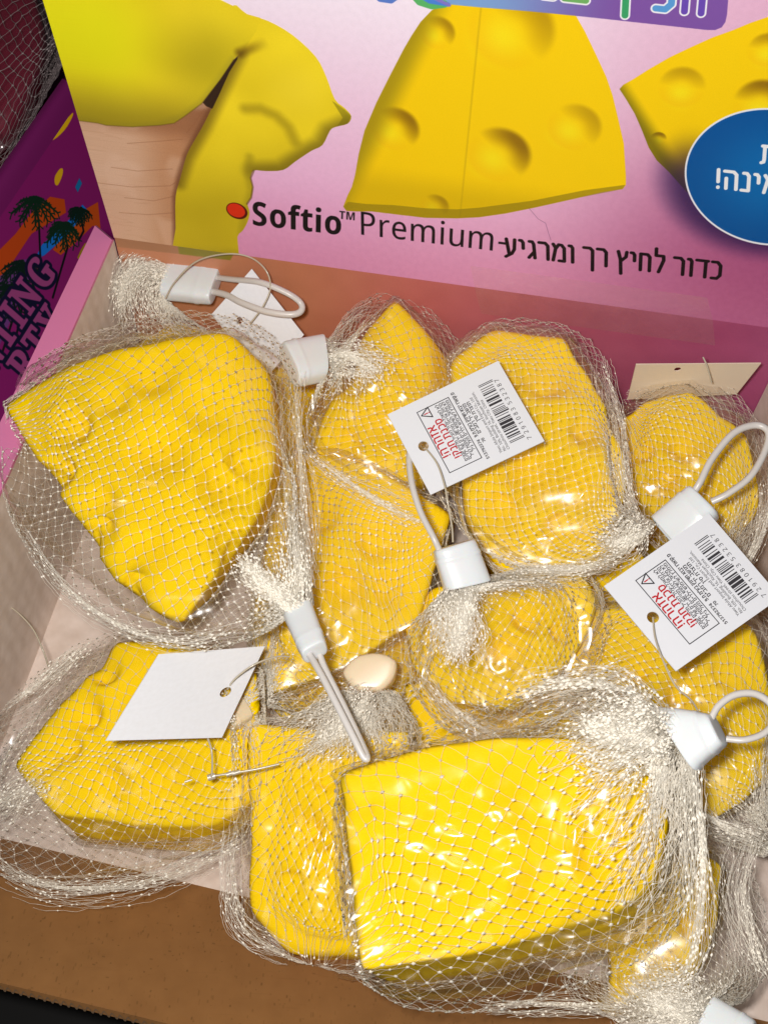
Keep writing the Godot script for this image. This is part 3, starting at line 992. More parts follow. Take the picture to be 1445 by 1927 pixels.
	cv.paint(func(p: Vector2) -> Color:
		var c: Color = lemon.call(p)
		c = c.lerp(Color(0.52, 0.46, 0.10), smoothstep(60.0 * S, 230.0 * S, (p - lem_b).dot(Vector2(0.35, 0.94))) * 0.35)
		# the curl under the bulge, the lit middle of each fold, dark undersides
		c = c.lerp(Color(0.98, 0.88, 0.22), smoothstep(85.0 * S, 0.0, p.distance_to(lem_b)) * 0.5)
		c = c.lerp(Color(0.60, 0.52, 0.10), smoothstep(20.0 * S, 0.0, line_distance(p, arc)) * 0.55)
		c = c.lerp(Color(0.46, 0.40, 0.10), smoothstep(34.0 * S, 0.0, line_distance(p, under)) * 0.75)
		c = c.lerp(Color(0.44, 0.36, 0.10), smoothstep(26.0 * S, 0.0, line_distance(p, inner)) * 0.7)
		c = c.lerp(Color(0.52, 0.46, 0.14), smoothstep(60.0 * S, 0.0, line_distance(p, foot_)) * 0.7)
		c = c.lerp(Color(0.62, 0.55, 0.12), smoothstep(16.0 * S, 0.0, line_distance(p, rightside)) * 0.5)
		return c)
	cv.polygon(P.call([625, 190, 648, 206, 661, 219, 654, 233, 634, 238, 645, 222])); cv.paint(Color(0.45, 0.42, 0.08), 0.5)
	cv.stroke(P.call([478, 321, 472, 335, 476, 352, 473, 372, 465, 384]), 2.0 * S); cv.paint(Color(0.42, 0.32, 0.18), 0.6)
	var top: Vector2 = T.call(170, 60); var notch: Vector2 = T.call(395, 120)
	cv.polygon(P.call([20, -150, 60, -40, 100, 90, 145, 215, 170, 228, 200, 236, 250, 239, 300, 236, 328, 232, 345, 221, 380, 195, 415, 150, 440, 113, 448, 105, 462, 90, 482, 60, 490, 34, 465, 27, 440, 12, 415, 0, 380, -30, 300, -150]))
	cv.paint(func(p: Vector2) -> Color:
		var c: Color = lemon.call(p)
		c = c.lerp(Color(0.66, 0.60, 0.22), smoothstep(14.0 * S, 0.0, line_distance(p, bodyedge)) * 0.4)
		c = c.lerp(Color(0.93, 0.93, 0.10), smoothstep(200.0 * S, 20.0 * S, p.distance_to(top)) * 0.8)
		c = c.lerp(Color(0.56, 0.50, 0.13), smoothstep(125.0 * S, 0.0, shade_to.y - p.y) * 0.75)
		c = c.lerp(Color(0.55, 0.52, 0.10), smoothstep(150.0 * S, 0.0, p.distance_to(notch)) * 0.4)
		return c)
	cv.stroke(P.call([145, 215, 170, 228, 200, 236, 250, 239, 300, 236, 328, 232, 345, 221, 380, 195, 415, 150, 440, 113]), 1.4 * S); cv.paint(Color(0.36, 0.30, 0.08), 0.35)
	# dark gap between the lobes
	cv.polygon(P.call([448, 106, 440, 113, 415, 150, 382, 193, 388, 200, 400, 205, 412, 180, 432, 136, 447, 112])); cv.paint(Color(0.20, 0.14, 0.11), 0.95)
	var fold: Vector2 = T.call(452, 100); var fold2: Vector2 = T.call(505, 78)
	cv.everything()
	cv.paint(func(p: Vector2) -> Color:
		var w := clampf((p - fold).dot(fold2 - fold) / (fold2 - fold).length_squared(), 0.0, 1.0)
		return Color(0.40, 0.29, 0.08, smoothstep(16.0 * S, 0.0, p.distance_to(fold.lerp(fold2, w))) * (1.0 - w) * 0.8))
	# middle cheese
	var mid := P.call([838, 5, 812, 20, 791, 42, 774, 68, 760, 92, 733, 144, 708, 194, 697, 220, 686, 246, 675, 290, 668, 330, 662, 352, 654, 368, 646, 389, 652, 397, 670, 398, 700, 398, 740, 403, 801, 410, 860, 411, 901, 409, 950, 402, 1005, 391, 1050, 381, 1090, 372, 1130, 362, 1171, 356, 1177, 348, 1177, 330, 1173, 270, 1162, 222, 1152, 180, 1140, 145, 1122, 106, 1100, 60, 1080, 25, 1060, -10, 850, -10]) as PackedVector2Array
	var lit := Vector2(0.7, -0.7)
	var dents := []
	for d in [[742, 243, 44, 0.8], [938, 292, 56, 0.85], [962, 58, 70, 0.45], [1080, 240, 46, 0.4], [822, 62, 30, 0.6], [818, 388, 26, 0.7]]: dents.append([T.call(d[0], d[1]), d[2] * S, lit, d[3]])
	var s0: Vector2 = T.call(905, 12); var s1: Vector2 = T.call(866, 400)
	var l0: Vector2 = T.call(800, 30); var l1: Vector2 = T.call(672, 300)
	var ld := (l1 - l0).normalized()
	var foot: float = T.call(866, 330).y
	cv.polygon(mid)
	cv.paint(func(p: Vector2) -> Color:
		var c := cheese_print(p, dents, S)
		var side: float = (p - l0).dot(Vector2(-ld.y, ld.x))
		c = c.lerp(Color(0.60, 0.53, 0.10), smoothstep(-42.0 * S, 5.0 * S, side) * 0.75)
		var sd := (s1 - s0).normalized(); var f := absf((p - s0).dot(Vector2(-sd.y, sd.x)))
		c = c.lerp(Color(0.66, 0.55, 0.08), (1.0 - smoothstep(0.8, 2.8 * S, f)) * 0.28)
		c = c.lerp(Color(0.74, 0.62, 0.06), smoothstep(-10.0 * S, 60.0 * S, p.y - foot) * 0.4)
		return c)
	cv.polygon(P.call([646, 389, 652, 397, 670, 398, 700, 398, 740, 403, 801, 410, 860, 411, 901, 409, 950, 402, 1005, 391, 1090, 372, 1171, 356, 1176, 348, 1100, 358, 1000, 378, 900, 391, 860, 394, 800, 392, 740, 386, 690, 384, 655, 380])); cv.paint(Color(0.55, 0.48, 0.10), 0.62)
	# right cheese
	dents = []
	for d in [[1282, 165, 38, 0.4], [1442, 95, 30, 0.5], [1238, 262, 14, 0.9], [1430, 195, 44, 0.8]]: dents.append([T.call(d[0], d[1]), d[2] * S, Vector2(0.0, -1.0), d[3]])
	var e0: Vector2 = T.call(1165, 170); var e1: Vector2 = T.call(1290, 360)
	var ed := (e1 - e0).normalized()
	cv.polygon(P.call([1165, 168, 1172, 160, 1190, 150, 1220, 131, 1260, 108, 1300, 89, 1340, 71, 1379, 57, 1410, 44, 1445, 32, 1500, 15, 1560, 0, 1560, 450, 1400, 440, 1290, 360, 1258, 324, 1235, 302, 1220, 278, 1207, 245, 1194, 215, 1178, 188]))
	cv.paint(func(p: Vector2) -> Color:
		var c := cheese_print(p, dents, S)
		var side: float = (p - e0).dot(Vector2(-ed.y, ed.x))
		return c.lerp(Color(0.46, 0.42, 0.08), smoothstep(-26.0 * S, 6.0 * S, side) * 0.85))
	# printed shadow and blue seal
	var sc: Vector2 = T.call(1448, 352)
	cv.everything()
	cv.paint(func(p: Vector2) -> Color:
		var q := (p - sc) / S
		q = q.rotated(-0.12) / Vector2(176, 138)
		var d := q.length()
		return Color(0.16, 0.10, 0.30, (1.0 - smoothstep(0.86, 1.32, d)) * 0.8 * smoothstep(-0.5, 0.4, q.y + 0.3 * -q.x)))
	var ring := PackedVector2Array(); var ring2 := PackedVector2Array()
	for j in 90:
		var a := TAU * j / 90
		var q := Vector2(cos(a) * 163, sin(a) * 129).rotated(0.12)
		ring.push_back(T.call(1450 + q.x, 333 + q.y))
		q = Vector2(cos(a) * 159.5, sin(a) * 125.5).rotated(0.12)
		ring2.push_back(T.call(1450 + q.x, 333 + q.y))
	cv.polygon(ring); cv.paint(Color(0.93, 0.94, 0.97))
	var bc: Vector2 = T.call(1450, 333)
	cv.polygon(ring2)
	cv.paint(func(p: Vector2) -> Color: return Color(0.05, 0.42, 0.70).lerp(Color(0.03, 0.34, 0.62), smoothstep(20.0 * S, 150.0 * S, p.distance_to(bc))))
	var slope := Vector2(0.994, 0.11)
	var along: Vector2 = (T.call(1400 + 100 * slope.x, 350 + 100 * slope.y) - T.call(1400, 350)) / 100.0
	var upv: Vector2 = (T.call(1400 + 6, 250) - T.call(1400, 350)) / 100.0
	hebrew(cv, "ות", T.call(1475, 311), along * 31, upv * 31, 3.4 * S)
	hebrew(cv, "האמינה!", T.call(1530, 373), along * 33, upv * 33, 3.4 * S)
	cv.paint(Color(0.95, 0.96, 0.98))
	# purple banner with the cut-off title
	var b0: Vector2 = T.call(840, 0); var b1: Vector2 = T.call(1370, 0)
	cv.polygon(P.call([700, -60, 780, -8, 838, 8, 900, 14, 1000, 22, 1100, 32, 1200, 43, 1330, 57, 1345, 57, 1357, 52, 1364, 42, 1367, 28, 1374, -60]))
	cv.paint(func(p: Vector2) -> Color: return Color(0.50, 0.66, 0.86).lerp(Color(0.50, 0.34, 0.66), smoothstep(b0.x + 40 * S, b1.x - 150 * S, p.x)))
	along = (T.call(1200 + 100 * slope.x, 20 + 100 * slope.y) - T.call(1200, 20)) / 100.0
	upv = (T.call(1206, -80) - T.call(1200, 20)) / 100.0
	var hues := [Color(0.42, 0.30, 0.72), Color(0.36, 0.62, 0.86), Color(0.38, 0.66, 0.88), Color(0.24, 0.64, 0.42), Color(0.45, 0.70, 0.40), Color(0.52, 0.72, 0.60), Color(0.55, 0.60, 0.85)]
	var pen := 1322.0
	var title := "הכיף במיכ"
	for pass_ in 2:
		pen = 1322.0
		var j := 0
		for ch in title:
			if ch != " ":
				hebrew(cv, ch, T.call(pen, 26 - (1322 - pen) * 0.11), along * 54, upv * 56, (8.5 if pass_ == 0 else 5.6) * S)
				cv.paint(Color(0.95, 0.95, 0.98) if pass_ == 0 else hues[j % hues.size()])
				pen -= (letters[ch][0] + 0.30) * 54
				j += 1
			else: pen -= 26
	# rainbow curl left of the banner
	for a in [[[700, -20, 715, -2, 735, 1, 748, -8], Color(0.36, 0.50, 0.82), 6.0], [[775, -12, 790, 4, 812, 11, 835, 8], Color(0.36, 0.72, 0.42), 7.0], [[792, -6, 808, 3, 826, 6, 843, 9], Color(0.30, 0.52, 0.86), 4.0], [[812, -6, 825, 1, 845, 10], Color(0.52, 0.48, 0.80), 3.0]]:
		cv.stroke(P.call(a[0]), a[2] * S); cv.paint(a[1])
	# red dot and the name
	var dot: Vector2 = T.call(446, 397)
	for a in [[22.0, Color(0.35, 0.10, 0.06)], [18.5, Color(0.86, 0.20, 0.10)]]:
		var q := PackedVector2Array()
		for j in 40: q.push_back(dot + (Vector2(-1.5, -1.0) if a[0] < 20 else Vector2.ZERO) * S + Vector2(cos(TAU * j / 40) * 1.0, sin(TAU * j / 40) * 0.9).rotated(0.4) * a[0] * S)
		cv.polygon(q); cv.paint(a[1])
	along = (T.call(475 + 99.4, 423 + 11.5) - T.call(475, 423)) / 100.0
	upv = (T.call(475 - 3, 323) - T.call(475, 423)) / 100.0
	latin(cv, "Softio", T.call(474, 424), along * 60.5, upv * 62, true); cv.paint(Color(0.10, 0.09, 0.10))
	latin(cv, "TM", T.call(638, 412), along * 21, upv * 21, true); cv.paint(Color(0.15, 0.12, 0.14))
	along = (T.call(675 + 99.2, 441 + 12.2) - T.call(675, 441)) / 100.0
	upv = (T.call(675 - 2, 341) - T.call(675, 441)) / 100.0
	latin(cv, "Premium-", T.call(674, 442), along * 62.5, upv * 62); cv.paint(Color(0.12, 0.09, 0.12))
	along = (T.call(1200 + 99.4, 508 + 11.2) - T.call(1200, 508)) / 100.0
	upv = (T.call(1204, 408) - T.call(1200, 508)) / 100.0
	var txt := "כדור לחיץ רך ומרגיע"
	hebrew(cv, txt, T.call(1355, 525), along * (416.0 / hebrew_width(txt)), upv * 31, 3.5 * S); cv.paint(Color(0.11, 0.07, 0.10))
	# a hair-thin scratch
	cv.stroke(P.call([995, 392, 1012, 412, 1026, 420, 1032, 440, 1036, 452]), 0.6); cv.paint(Color(0.45, 0.28, 0.42), 0.6)
	var m := mat("header_print", Color.WHITE, 0.45, 0.35); m.albedo_texture = cv.texture(); m.texture_repeat = false
	var bow := up
	var c := [on(36, -150, o, n), back_r + up * high, back_r, on(215, 447, o, n)]
	part("header_panel", print_slab(o, ex, up, Rect2(0, 0, wide, high), -n * 0.0025 if n.z > 0 else n * 0.0025, null, c), m, box, "pink header panel printed with a lemon in a hand and two cheese wedges")


# the next display box on the left, in the dark
func build_next_box() -> void:
	var a := at(150, 190, 0.035); var b := at(-190, 690, 0.035)
	var box := thing("magenta_display_box", "dark magenta display box with palm tree print left of the pink header panel", "display box", Vector3(b.x, -0.06, b.z))
	var d := at(420, 640, -0.045); var c := at(60, 1060, -0.045)
	# face: a (top right), d (bottom right), c, b ; print drawn along b->a and a->d
	var ex := (a - b).normalized(); var wide := a.distance_to(b)
	var ey := (d - a) - ex * (d - a).dot(ex)
	var high := ey.length(); ey = ey.normalized()
	var cv := Canvas.new(640, int(640.0 * high / wide), Color(0.50, 0.085, 0.38))
	var k := 640.0 / wide
	var n := ex.cross(ey).normalized()
	var T := func(u: float, v: float) -> Vector2:
		var p := on(u, v, b, n) - b
		return Vector2(p.dot(ex) * k, p.dot(ey) * k)
	var P := func(q: Array, smooth := 0) -> PackedVector2Array:
		var f := flat_points(q)
		if smooth: f = sampled(f, smooth)
		for j in f.size(): f[j] = T.call(f[j].x, f[j].y)
		return PackedVector2Array(f)
	var S: float = (T.call(100, 500) - T.call(60, 500)).length() / 40.0
	cv.polygon(P.call([-60, 560, 0, 470, 30, 440, 60, 400, 95, 370, 122, 375, 125, 400, 60, 440, 20, 500, -40, 600])); cv.paint(Color(0.72, 0.26, 0.06))
	cv.polygon(P.call([150, 400, 185, 380, 190, 430, 175, 425, 140, 460, 115, 480, 100, 470])); cv.paint(Color(0.72, 0.28, 0.07))
	cv.polygon(P.call([156, 385, 120, 425, 80, 460, 65, 490, 85, 480, 130, 440, 165, 395])); cv.paint(Color(0.08, 0.42, 0.78))
	cv.polygon(P.call([150, 335, 142, 352, 147, 362, 155, 345])); cv.paint(Color(0.08, 0.42, 0.62))
	cv.polygon(P.call([-40, 620, 0, 520, 40, 490, 80, 480, 40, 560, 0, 650])); cv.paint(Color(0.40, 0.20, 0.46))
	cv.polygon(P.call([50, 254, 60, 255, 90, 256, 112, 240, 128, 222, 138, 212, 136, 222, 122, 245, 100, 264, 75, 268, 52, 265], 3)); cv.paint(Color(0.88, 0.70, 0.06))
	cv.polygon(P.call([113, 318, 119, 318, 118, 330, 110, 348, 104, 346, 104, 332], 3)); cv.paint(Color(0.85, 0.66, 0.08))
	cv.polygon(P.call([160, 458, 168, 462, 155, 485, 146, 485], 2)); cv.paint(Color(0.60, 0.48, 0.08))
	# palms: trunk and drooping fronds
	var r := RandomNumberGenerator.new(); r.seed = 6
	for q in [[66, 378, 0.95, 78, 520], [120, 425, 0.8, 100, 560], [42, 500, 1.0, 30, 640], [22, 545, 1.25, 0, 680], [150, 395, 0.5, 150, 450]]:
		cv.stroke(P.call([q[0], q[1], q[0] + 8, q[1] + 40, q[3], q[4]]), 1.8 * S); cv.paint(Color(0.05, 0.04, 0.07))
		for j in 15:
			var an := TAU * j / 15 + r.randf_range(-0.15, 0.15)
			var long: float = 42.0 * q[2] * r.randf_range(0.75, 1.1)
			var line := []
			for m in 6:
				var w := m / 5.0
				line.append_array([q[0] + cos(an) * long * w, q[1] + sin(an) * long * 0.7 * w + 20.0 * q[2] * w * w])
			cv.stroke(P.call(line), 1.7 * S)
			for m in range(1, 6):
				for sgn in [-1, 1]:
					cv.stroke(P.call([line[m * 2], line[m * 2 + 1], line[m * 2] + cos(an + sgn * 1.0) * 8 * q[2], line[m * 2 + 1] + sin(an + sgn * 1.0) * 8 * q[2] + 4]), 1.0 * S)
		cv.paint(Color(0.03, 0.15, 0.09) if r.randf() < 0.6 else Color(0.02, 0.11, 0.08))
	# the rounded letters, in two rows
	for row in [["NTING", Vector2(-2, 690), 88.0], ["RTY", Vector2(66, 705), 84.0]]:
		var left: Vector2 = T.call(row[1].x, row[1].y)
		var e := 66.0 * S
		for pass_ in 2:
			var x := -20.0 * S
			for ch in row[0]:
				var f := SystemFont.new(); f.font_names = PackedStringArray(["Droid Serif"]); f.font_weight = 700
				var t := TextMesh.new(); t.font = f; t.text = ch; t.depth = 0.0; t.font_size = 64; t.pixel_size = 1.0 / 64.0; t.horizontal_alignment = HORIZONTAL_ALIGNMENT_LEFT; t.vertical_alignment = VERTICAL_ALIGNMENT_BOTTOM
				var ar := t.get_mesh_arrays()
				var v: PackedVector3Array = ar[0]
				var idx: PackedInt32Array = ar[Mesh.ARRAY_INDEX] if ar[Mesh.ARRAY_INDEX] != null else PackedInt32Array(range(v.size()))
				for m in range(0, idx.size(), 3):
					var tri := PackedVector2Array()
					for z in 3: tri.push_back(left + Vector2(x + v[idx[m + z]].x * e * 0.86, -(v[idx[m + z]].y - 0.23) * e))
					cv.polygon(tri)
					cv.stroke(PackedVector2Array([tri[0], tri[1], tri[2], tri[0]]), (6.5 if pass_ == 0 else 1.2) * S)
				x += t.get_aabb().size.x * e * 0.86 + 9.0 * S
			cv.paint(Color(0.05, 0.04, 0.17) if pass_ == 0 else Color(0.58, 0.24, 0.46))
	var m := mat("next_print", Color.WHITE, 0.55, 0.35); m.albedo_texture = cv.texture(); m.texture_repeat = false
	# front board with the print, and the rolled upper edge behind it
	var g := Geo.new()
	var hh := cv.h / k
	var q := [b, a, a + ey * hh, b + ey * hh]
	g.quad(q[0], q[1], q[2], q[3])
	if (g.n[0]).dot(EYE - b) < 0: n = -n
	part("printed_front", g.mesh(), m, box, "front printed with bubble letters and palms")
	var inward := (at(60, 130, 0.035) - at(117, 150, 0.035)).normalized()
	var e2 := [at(-190, 590, 0.040), at(118, 148, 0.040)]
	g = Geo.new()
	var steps := 10
	for j in steps + 1:
		var w := float(j) / steps
		var lift := Vector3.UP * 0.003 * sin(w * PI)
		g.put((b).lerp(e2[0], w) + lift, Vector3.UP, Vector2(0, w)); g.put((a).lerp(e2[1], w) + lift, Vector3.UP, Vector2(1, w))
	for j in steps:
		g.tri(j * 2, j * 2 + 1, j * 2 + 2); g.tri(j * 2 + 1, j * 2 + 3, j * 2 + 2)
	g.smooth()
	if g.n[0].y < 0:
		for j in g.n.size(): g.n[j] = -g.n[j]
	part("rolled_rim", g.mesh(), mats.purple_card, box)
	part("inner_floor", slab([at(-400, -200, -0.03), at(170, -200, -0.03), at(170, 250, -0.03), at(-400, 700, -0.03)], Vector3(0, -0.003, 0)), mats.purple_card, box)
	# a dark wedge of the same packing between the two boxes
	var w0 := at(165, 290, 0.0); var w1 := at(200, 430, -0.02)


# ---------------------------------------------------------------- the netted toys
func px_list(a: Array, n: int) -> Array:
	var out := []
	for k in range(0, a.size(), n): out.append(a.slice(k, k + n))
	return out

func spot(a: Array) -> Vector3: return at(a[0], a[1], a[2])

# a toy in its clear bag and net. s: front (u, v, y ...), back (way to the far side), dents (u, v, radius, depth in mm), stations (left u, v, right u, v, y ...)
func netted(s: Dictionary) -> Node3D:
	var body := Body.new()
	var pts := []
	for q in px_list(s.front, 3): pts.append(spot(q))
	var n := pts.size()
	var mid := Vector3.ZERO
	for p in pts: mid += p / n
	var grow: float = s.get("grow", 1.05)
	for k in n: pts[k] = mid + (pts[k] - mid) * grow
	for k in n: pts.append(mid + (pts[k] - mid) * s.get("taper", 0.86) + s.back * MM)
	body.from(pts)
	body.power = s.get("power", 28.0)
	body.rough = crease
	body.crumple = s.get("crumple", 0.8) * MM
	for q in px_list(s.get("dents", []), 4):
		var w := ray(q[0], q[1])
		body.dents.append([body.hit(EYE, w), q[2] * MM, q[3] * 1.25 * MM])
	var root := thing(s.get("called", "netted_cheese_toy"), s.label, s.get("category", "toy"), Vector3(body.o.x, 0, body.o.z), s.get("group", "foam cheese toys packed in white net"))
	part(s.get("toy", "cheese"), body.mesh(s.get("fine", 46), wob), mats[s.get("foam", "foam")], root)
	var sk := Sack.new()
	for q in px_list(s.stations, 5):
		sk.l.append(at(q[0], q[1], q[4])); sk.r.append(at(q[2], q[3], q[4]))
	sk.up = (EYE - body.o).normalized(); sk.body = body; sk.wob = wob
	sk.hf = s.get("hf", 26.0) * MM; sk.hb = s.get("hb", 26.0) * MM
	sk.measure()
	var sd: int = s.seed
	if s.get("film", true): part("plastic_bag", film_mesh(sk, sd, s.get("film_to", 0.86)), mats.film, root)
	part("net", net_mesh(sk, s.get("cols", 36), s.get("cell", 2.7) * MM, s.get("strand", 0.036) * MM, s.get("knot", 0.45) * MM, sd, s.get("bunch", 0.16), s.get("fan", 220) * 1.35, s.get("fan_long", 22.0) * MM, s.get("folds", []).map(func(f): return [px_list(f[0], 3).map(spot), f[1] * MM, f[2], f[3] if f.size() > 3 else 1.0])), mats[s.get("net", "net")], root)
	if s.has("blob"):
		var lump := Body.new(); var lp := []
		for q in px_list(s.blob, 3): lp.append(spot(q)); lp.append(spot(q) + Vector3(0, -9, -2) * MM)
		lump.from(lp); lump.power = 9.0
		part("clip", lump.mesh(14, wob), mats.clip_cream, root, "cream rounded clip")
	if s.has("clip"):
		var c: Array = s.clip      # neck left u v, neck right u v, neck y, end left u v, end right u v, end y, thickness at neck and end in mm
		var m := part("clip", clip_mesh(at(c[0], c[1], c[4]), at(c[2], c[3], c[4]), at(c[5], c[6], c[9]), at(c[7], c[8], c[9]), c[10] * MM, c[11] * MM, sk.up), mats[s.get("clip_mat", "clip")], root)
		if s.has("loop"):
			part("loop", tube(px_list(s.loop, 3).map(spot), s.get("loop_r", 0.95) * MM, 10, 10, s.get("loop_flat", 0.75)), mats.loop, m)
	return root


func hang_tag(root: Node3D, c: Array, hole: Vector2, print_: String, label: String, lines: Array, bend := 0.0) -> void:      # corners as u, v, y
	var q := px_list(c, 3).map(spot)
	var ratio: float = q[0].distance_to(q[1]) / q[1].distance_to(q[2])
	var t := part("hang_tag", tag_mesh(q, hole, Vector2(0.055, 0.055 * ratio), bend * MM), mats[print_], root, label)
	for l in lines: part("tag_string", tube(px_list(l, 3).map(spot), 0.28 * MM, 8, 6), mats.line, t)


func build_bags() -> void:
	var m := mat("label_print", Color(0.93, 0.935, 0.95), 0.55, 0.4); m.albedo_texture = label_texture()
	var bag: Node3D

	# behind, at the back wall
	netted({ # B
		"label": "netted toy mostly hidden behind the upper left cheese, its loop against the wall", "fan": 500, "fan_long": 26.0, "folds": [[[314, 520, 0.062, 275, 505, 0.064, 240, 530, 0.062, 222, 590, 0.056], 4.6, 270, 1.3]], "seed": 2,
		"front": [250, 650, 0.035, 330, 600, 0.035, 400, 620, 0.035, 420, 760, 0.03, 260, 780, 0.03], "back": Vector3(0, -22, -3), "fine": 24,
		"stations": [240, 790, 330, 800, 0.03, 180, 720, 430, 740, 0.035, 185, 650, 425, 660, 0.042, 200, 590, 395, 625, 0.05, 212, 535, 352, 598, 0.055, 238, 497, 330, 580, 0.058, 285, 478, 312, 572, 0.060, 322, 482, 306, 560, 0.061],
		"hf": 20.0, "hb": 10.0, "cols": 48, "cell": 2.11, "film_to": 0.5,
		"clip": [330, 475, 303, 558, 0.061, 416, 505, 398, 570, 0.063, 4.2, 3.4],
		"loop": [408, 522, 0.064, 440, 526, 0.069, 490, 531, 0.0745, 540, 551, 0.0735, 566, 570, 0.071, 566, 586, 0.070, 545, 592, 0.070, 500, 586, 0.070, 455, 570, 0.069, 428, 556, 0.067, 402, 549, 0.064], "loop_r": 1.15})
	bag = get_node("netted_cheese_toy")
	hang_tag(bag, [398, 592, 0.062, 474, 506, 0.0735, 572, 630, 0.062, 500, 712, 0.052], Vector2(0.3, 0.3), "card_white", "blank white tag", [[312, 562, 0.063, 330, 530, 0.069, 370, 492, 0.076, 425, 478, 0.080, 470, 484, 0.080, 500, 508, 0.079, 509, 540, 0.075, 496, 575, 0.071, 470, 610, 0.066]])

	# top row
	netted({ # C
		"label": "pointed orange-yellow cheese toy in net at the back centre, clip on its left", "grow": 1.13, "fan": 320, "fan_long": 18.0, "folds": [[[612, 676, 0.075, 650, 672, 0.078, 690, 690, 0.077, 720, 720, 0.073], 3.4, 148, 2.2], [[572, 850, 0.062, 650, 905, 0.062, 740, 958, 0.06, 820, 990, 0.056], 2.6, 34]], "seed": 3,
		"front": [742, 576, 0.074, 806, 652, 0.066, 845, 690, 0.055, 835, 780, 0.05, 790, 900, 0.05, 720, 928, 0.05, 596, 858, 0.05, 612, 790, 0.054, 690, 636, 0.066], "back": Vector3(4, -38, -8), "power": 34.0,
		"dents": [650, 700, 11, 3.5, 720, 800, 12, 4, 760, 680, 7, 2, 640, 840, 9, 3], "fine": 40,
		"stations": [850, 970, 890, 905, 0.045, 790, 965, 905, 800, 0.05, 720, 935, 895, 700, 0.056, 650, 900, 848, 620, 0.06, 592, 858, 784, 568, 0.062, 580, 800, 712, 553, 0.066, 588, 752, 655, 585, 0.07, 602, 722, 626, 628, 0.073, 610, 710, 604, 640, 0.074],
		"hf": 22.0, "hb": 18.0, "cols": 42, "cell": 2.38,
		"clip": [613, 712, 604, 636, 0.074, 560, 722, 528, 650, 0.078, 4.5, 4.2]})

	bag = netted({ # E
		"label": "netted cheese toy in the upper right corner, seen under a white loop", "grow": 1.13, "folds": [[[1445, 900, 0.056, 1440, 980, 0.056, 1400, 1060, 0.055, 1340, 1090, 0.052], 2.2, 40]], "crumple": 1.8, "seed": 5,
		"front": [1168, 800, 0.052, 1215, 762, 0.055, 1295, 745, 0.057, 1395, 828, 0.055, 1420, 955, 0.05, 1362, 1010, 0.045, 1270, 1000, 0.045, 1180, 905, 0.048], "back": Vector3(0, -36, -4), "power": 30.0,
		"dents": [1290, 820, 10, 3.5, 1240, 900, 9, 3.5, 1350, 930, 9, 3, 1195, 840, 7, 3], "fine": 40,
		"stations": [1160, 775, 1180, 735, 0.055, 1152, 860, 1255, 698, 0.055, 1180, 950, 1360, 718, 0.055, 1230, 1012, 1432, 806, 0.053, 1280, 1062, 1450, 930, 0.05, 1330, 1092, 1424, 1030, 0.047, 1362, 1112, 1400, 1075, 0.045],
		"hf": 22.0, "hb": 18.0, "cols": 44, "cell": 2.38, "knot": 0.42})
	hang_tag(bag, [1180, 752, 0.050, 1196, 686, 0.070, 1431, 684, 0.070, 1385, 742, 0.050], Vector2(0.85, 0.35), "card_shade", "tan back of a paper tag standing against the wall", [[1322, 672, 0.075, 1330, 690, 0.073, 1338, 720, 0.068]])

	bag = netted({ # D
		"label": "netted cheese toy right of the back centre, half under the tilted white tag", "grow": 1.13, "fan": 320, "fan_long": 14.0, "folds": [[[1222, 985, 0.081, 1200, 1005, 0.084, 1165, 1020, 0.082, 1120, 1010, 0.078], 2.6, 162, 2.2], [[1128, 680, 0.074, 1165, 790, 0.074, 1176, 900, 0.074, 1205, 985, 0.076], 3.0, 46], [[920, 1045, 0.066, 1020, 1076, 0.068, 1120, 1064, 0.07, 1200, 1010, 0.075], 3.0, 46]], "crumple": 1.4, "seed": 4,
		"front": [862, 692, 0.070, 930, 632, 0.074, 1060, 652, 0.076, 1130, 760, 0.076, 1168, 880, 0.072, 1142, 1036, 0.062, 950, 1054, 0.058, 890, 965, 0.060], "back": Vector3(0, -42, -10), "power": 38.0,
		"dents": [1030, 690, 13, 4.5, 1000, 900, 13, 5.5, 1100, 930, 11, 4.5, 930, 970, 10, 4.5, 950, 690, 9, 4, 1120, 800, 9, 3.5, 1060, 1010, 9, 4],
		"stations": [812, 705, 835, 675, 0.06, 790, 790, 905, 612, 0.063, 808, 880, 1005, 598, 0.066, 850, 962, 1085, 620, 0.068, 918, 1037, 1148, 690, 0.069, 1010, 1072, 1170, 800, 0.070, 1100, 1065, 1187, 905, 0.071, 1170, 1040, 1204, 968, 0.075, 1212, 1010, 1232, 985, 0.078],
		"hf": 26.0, "hb": 20.0, "cols": 48, "cell": 2.38,
		"clip": [1225, 975, 1284, 1044, 0.079, 1296, 915, 1354, 972, 0.0845, 4.4, 5.0],
		"loop": [1305, 926, 0.086, 1318, 905, 0.088, 1340, 862, 0.09, 1380, 815, 0.092, 1420, 800, 0.092, 1444, 812, 0.092, 1440, 845, 0.091, 1412, 895, 0.09, 1370, 928, 0.088, 1338, 944, 0.086], "loop_r": 1.05})

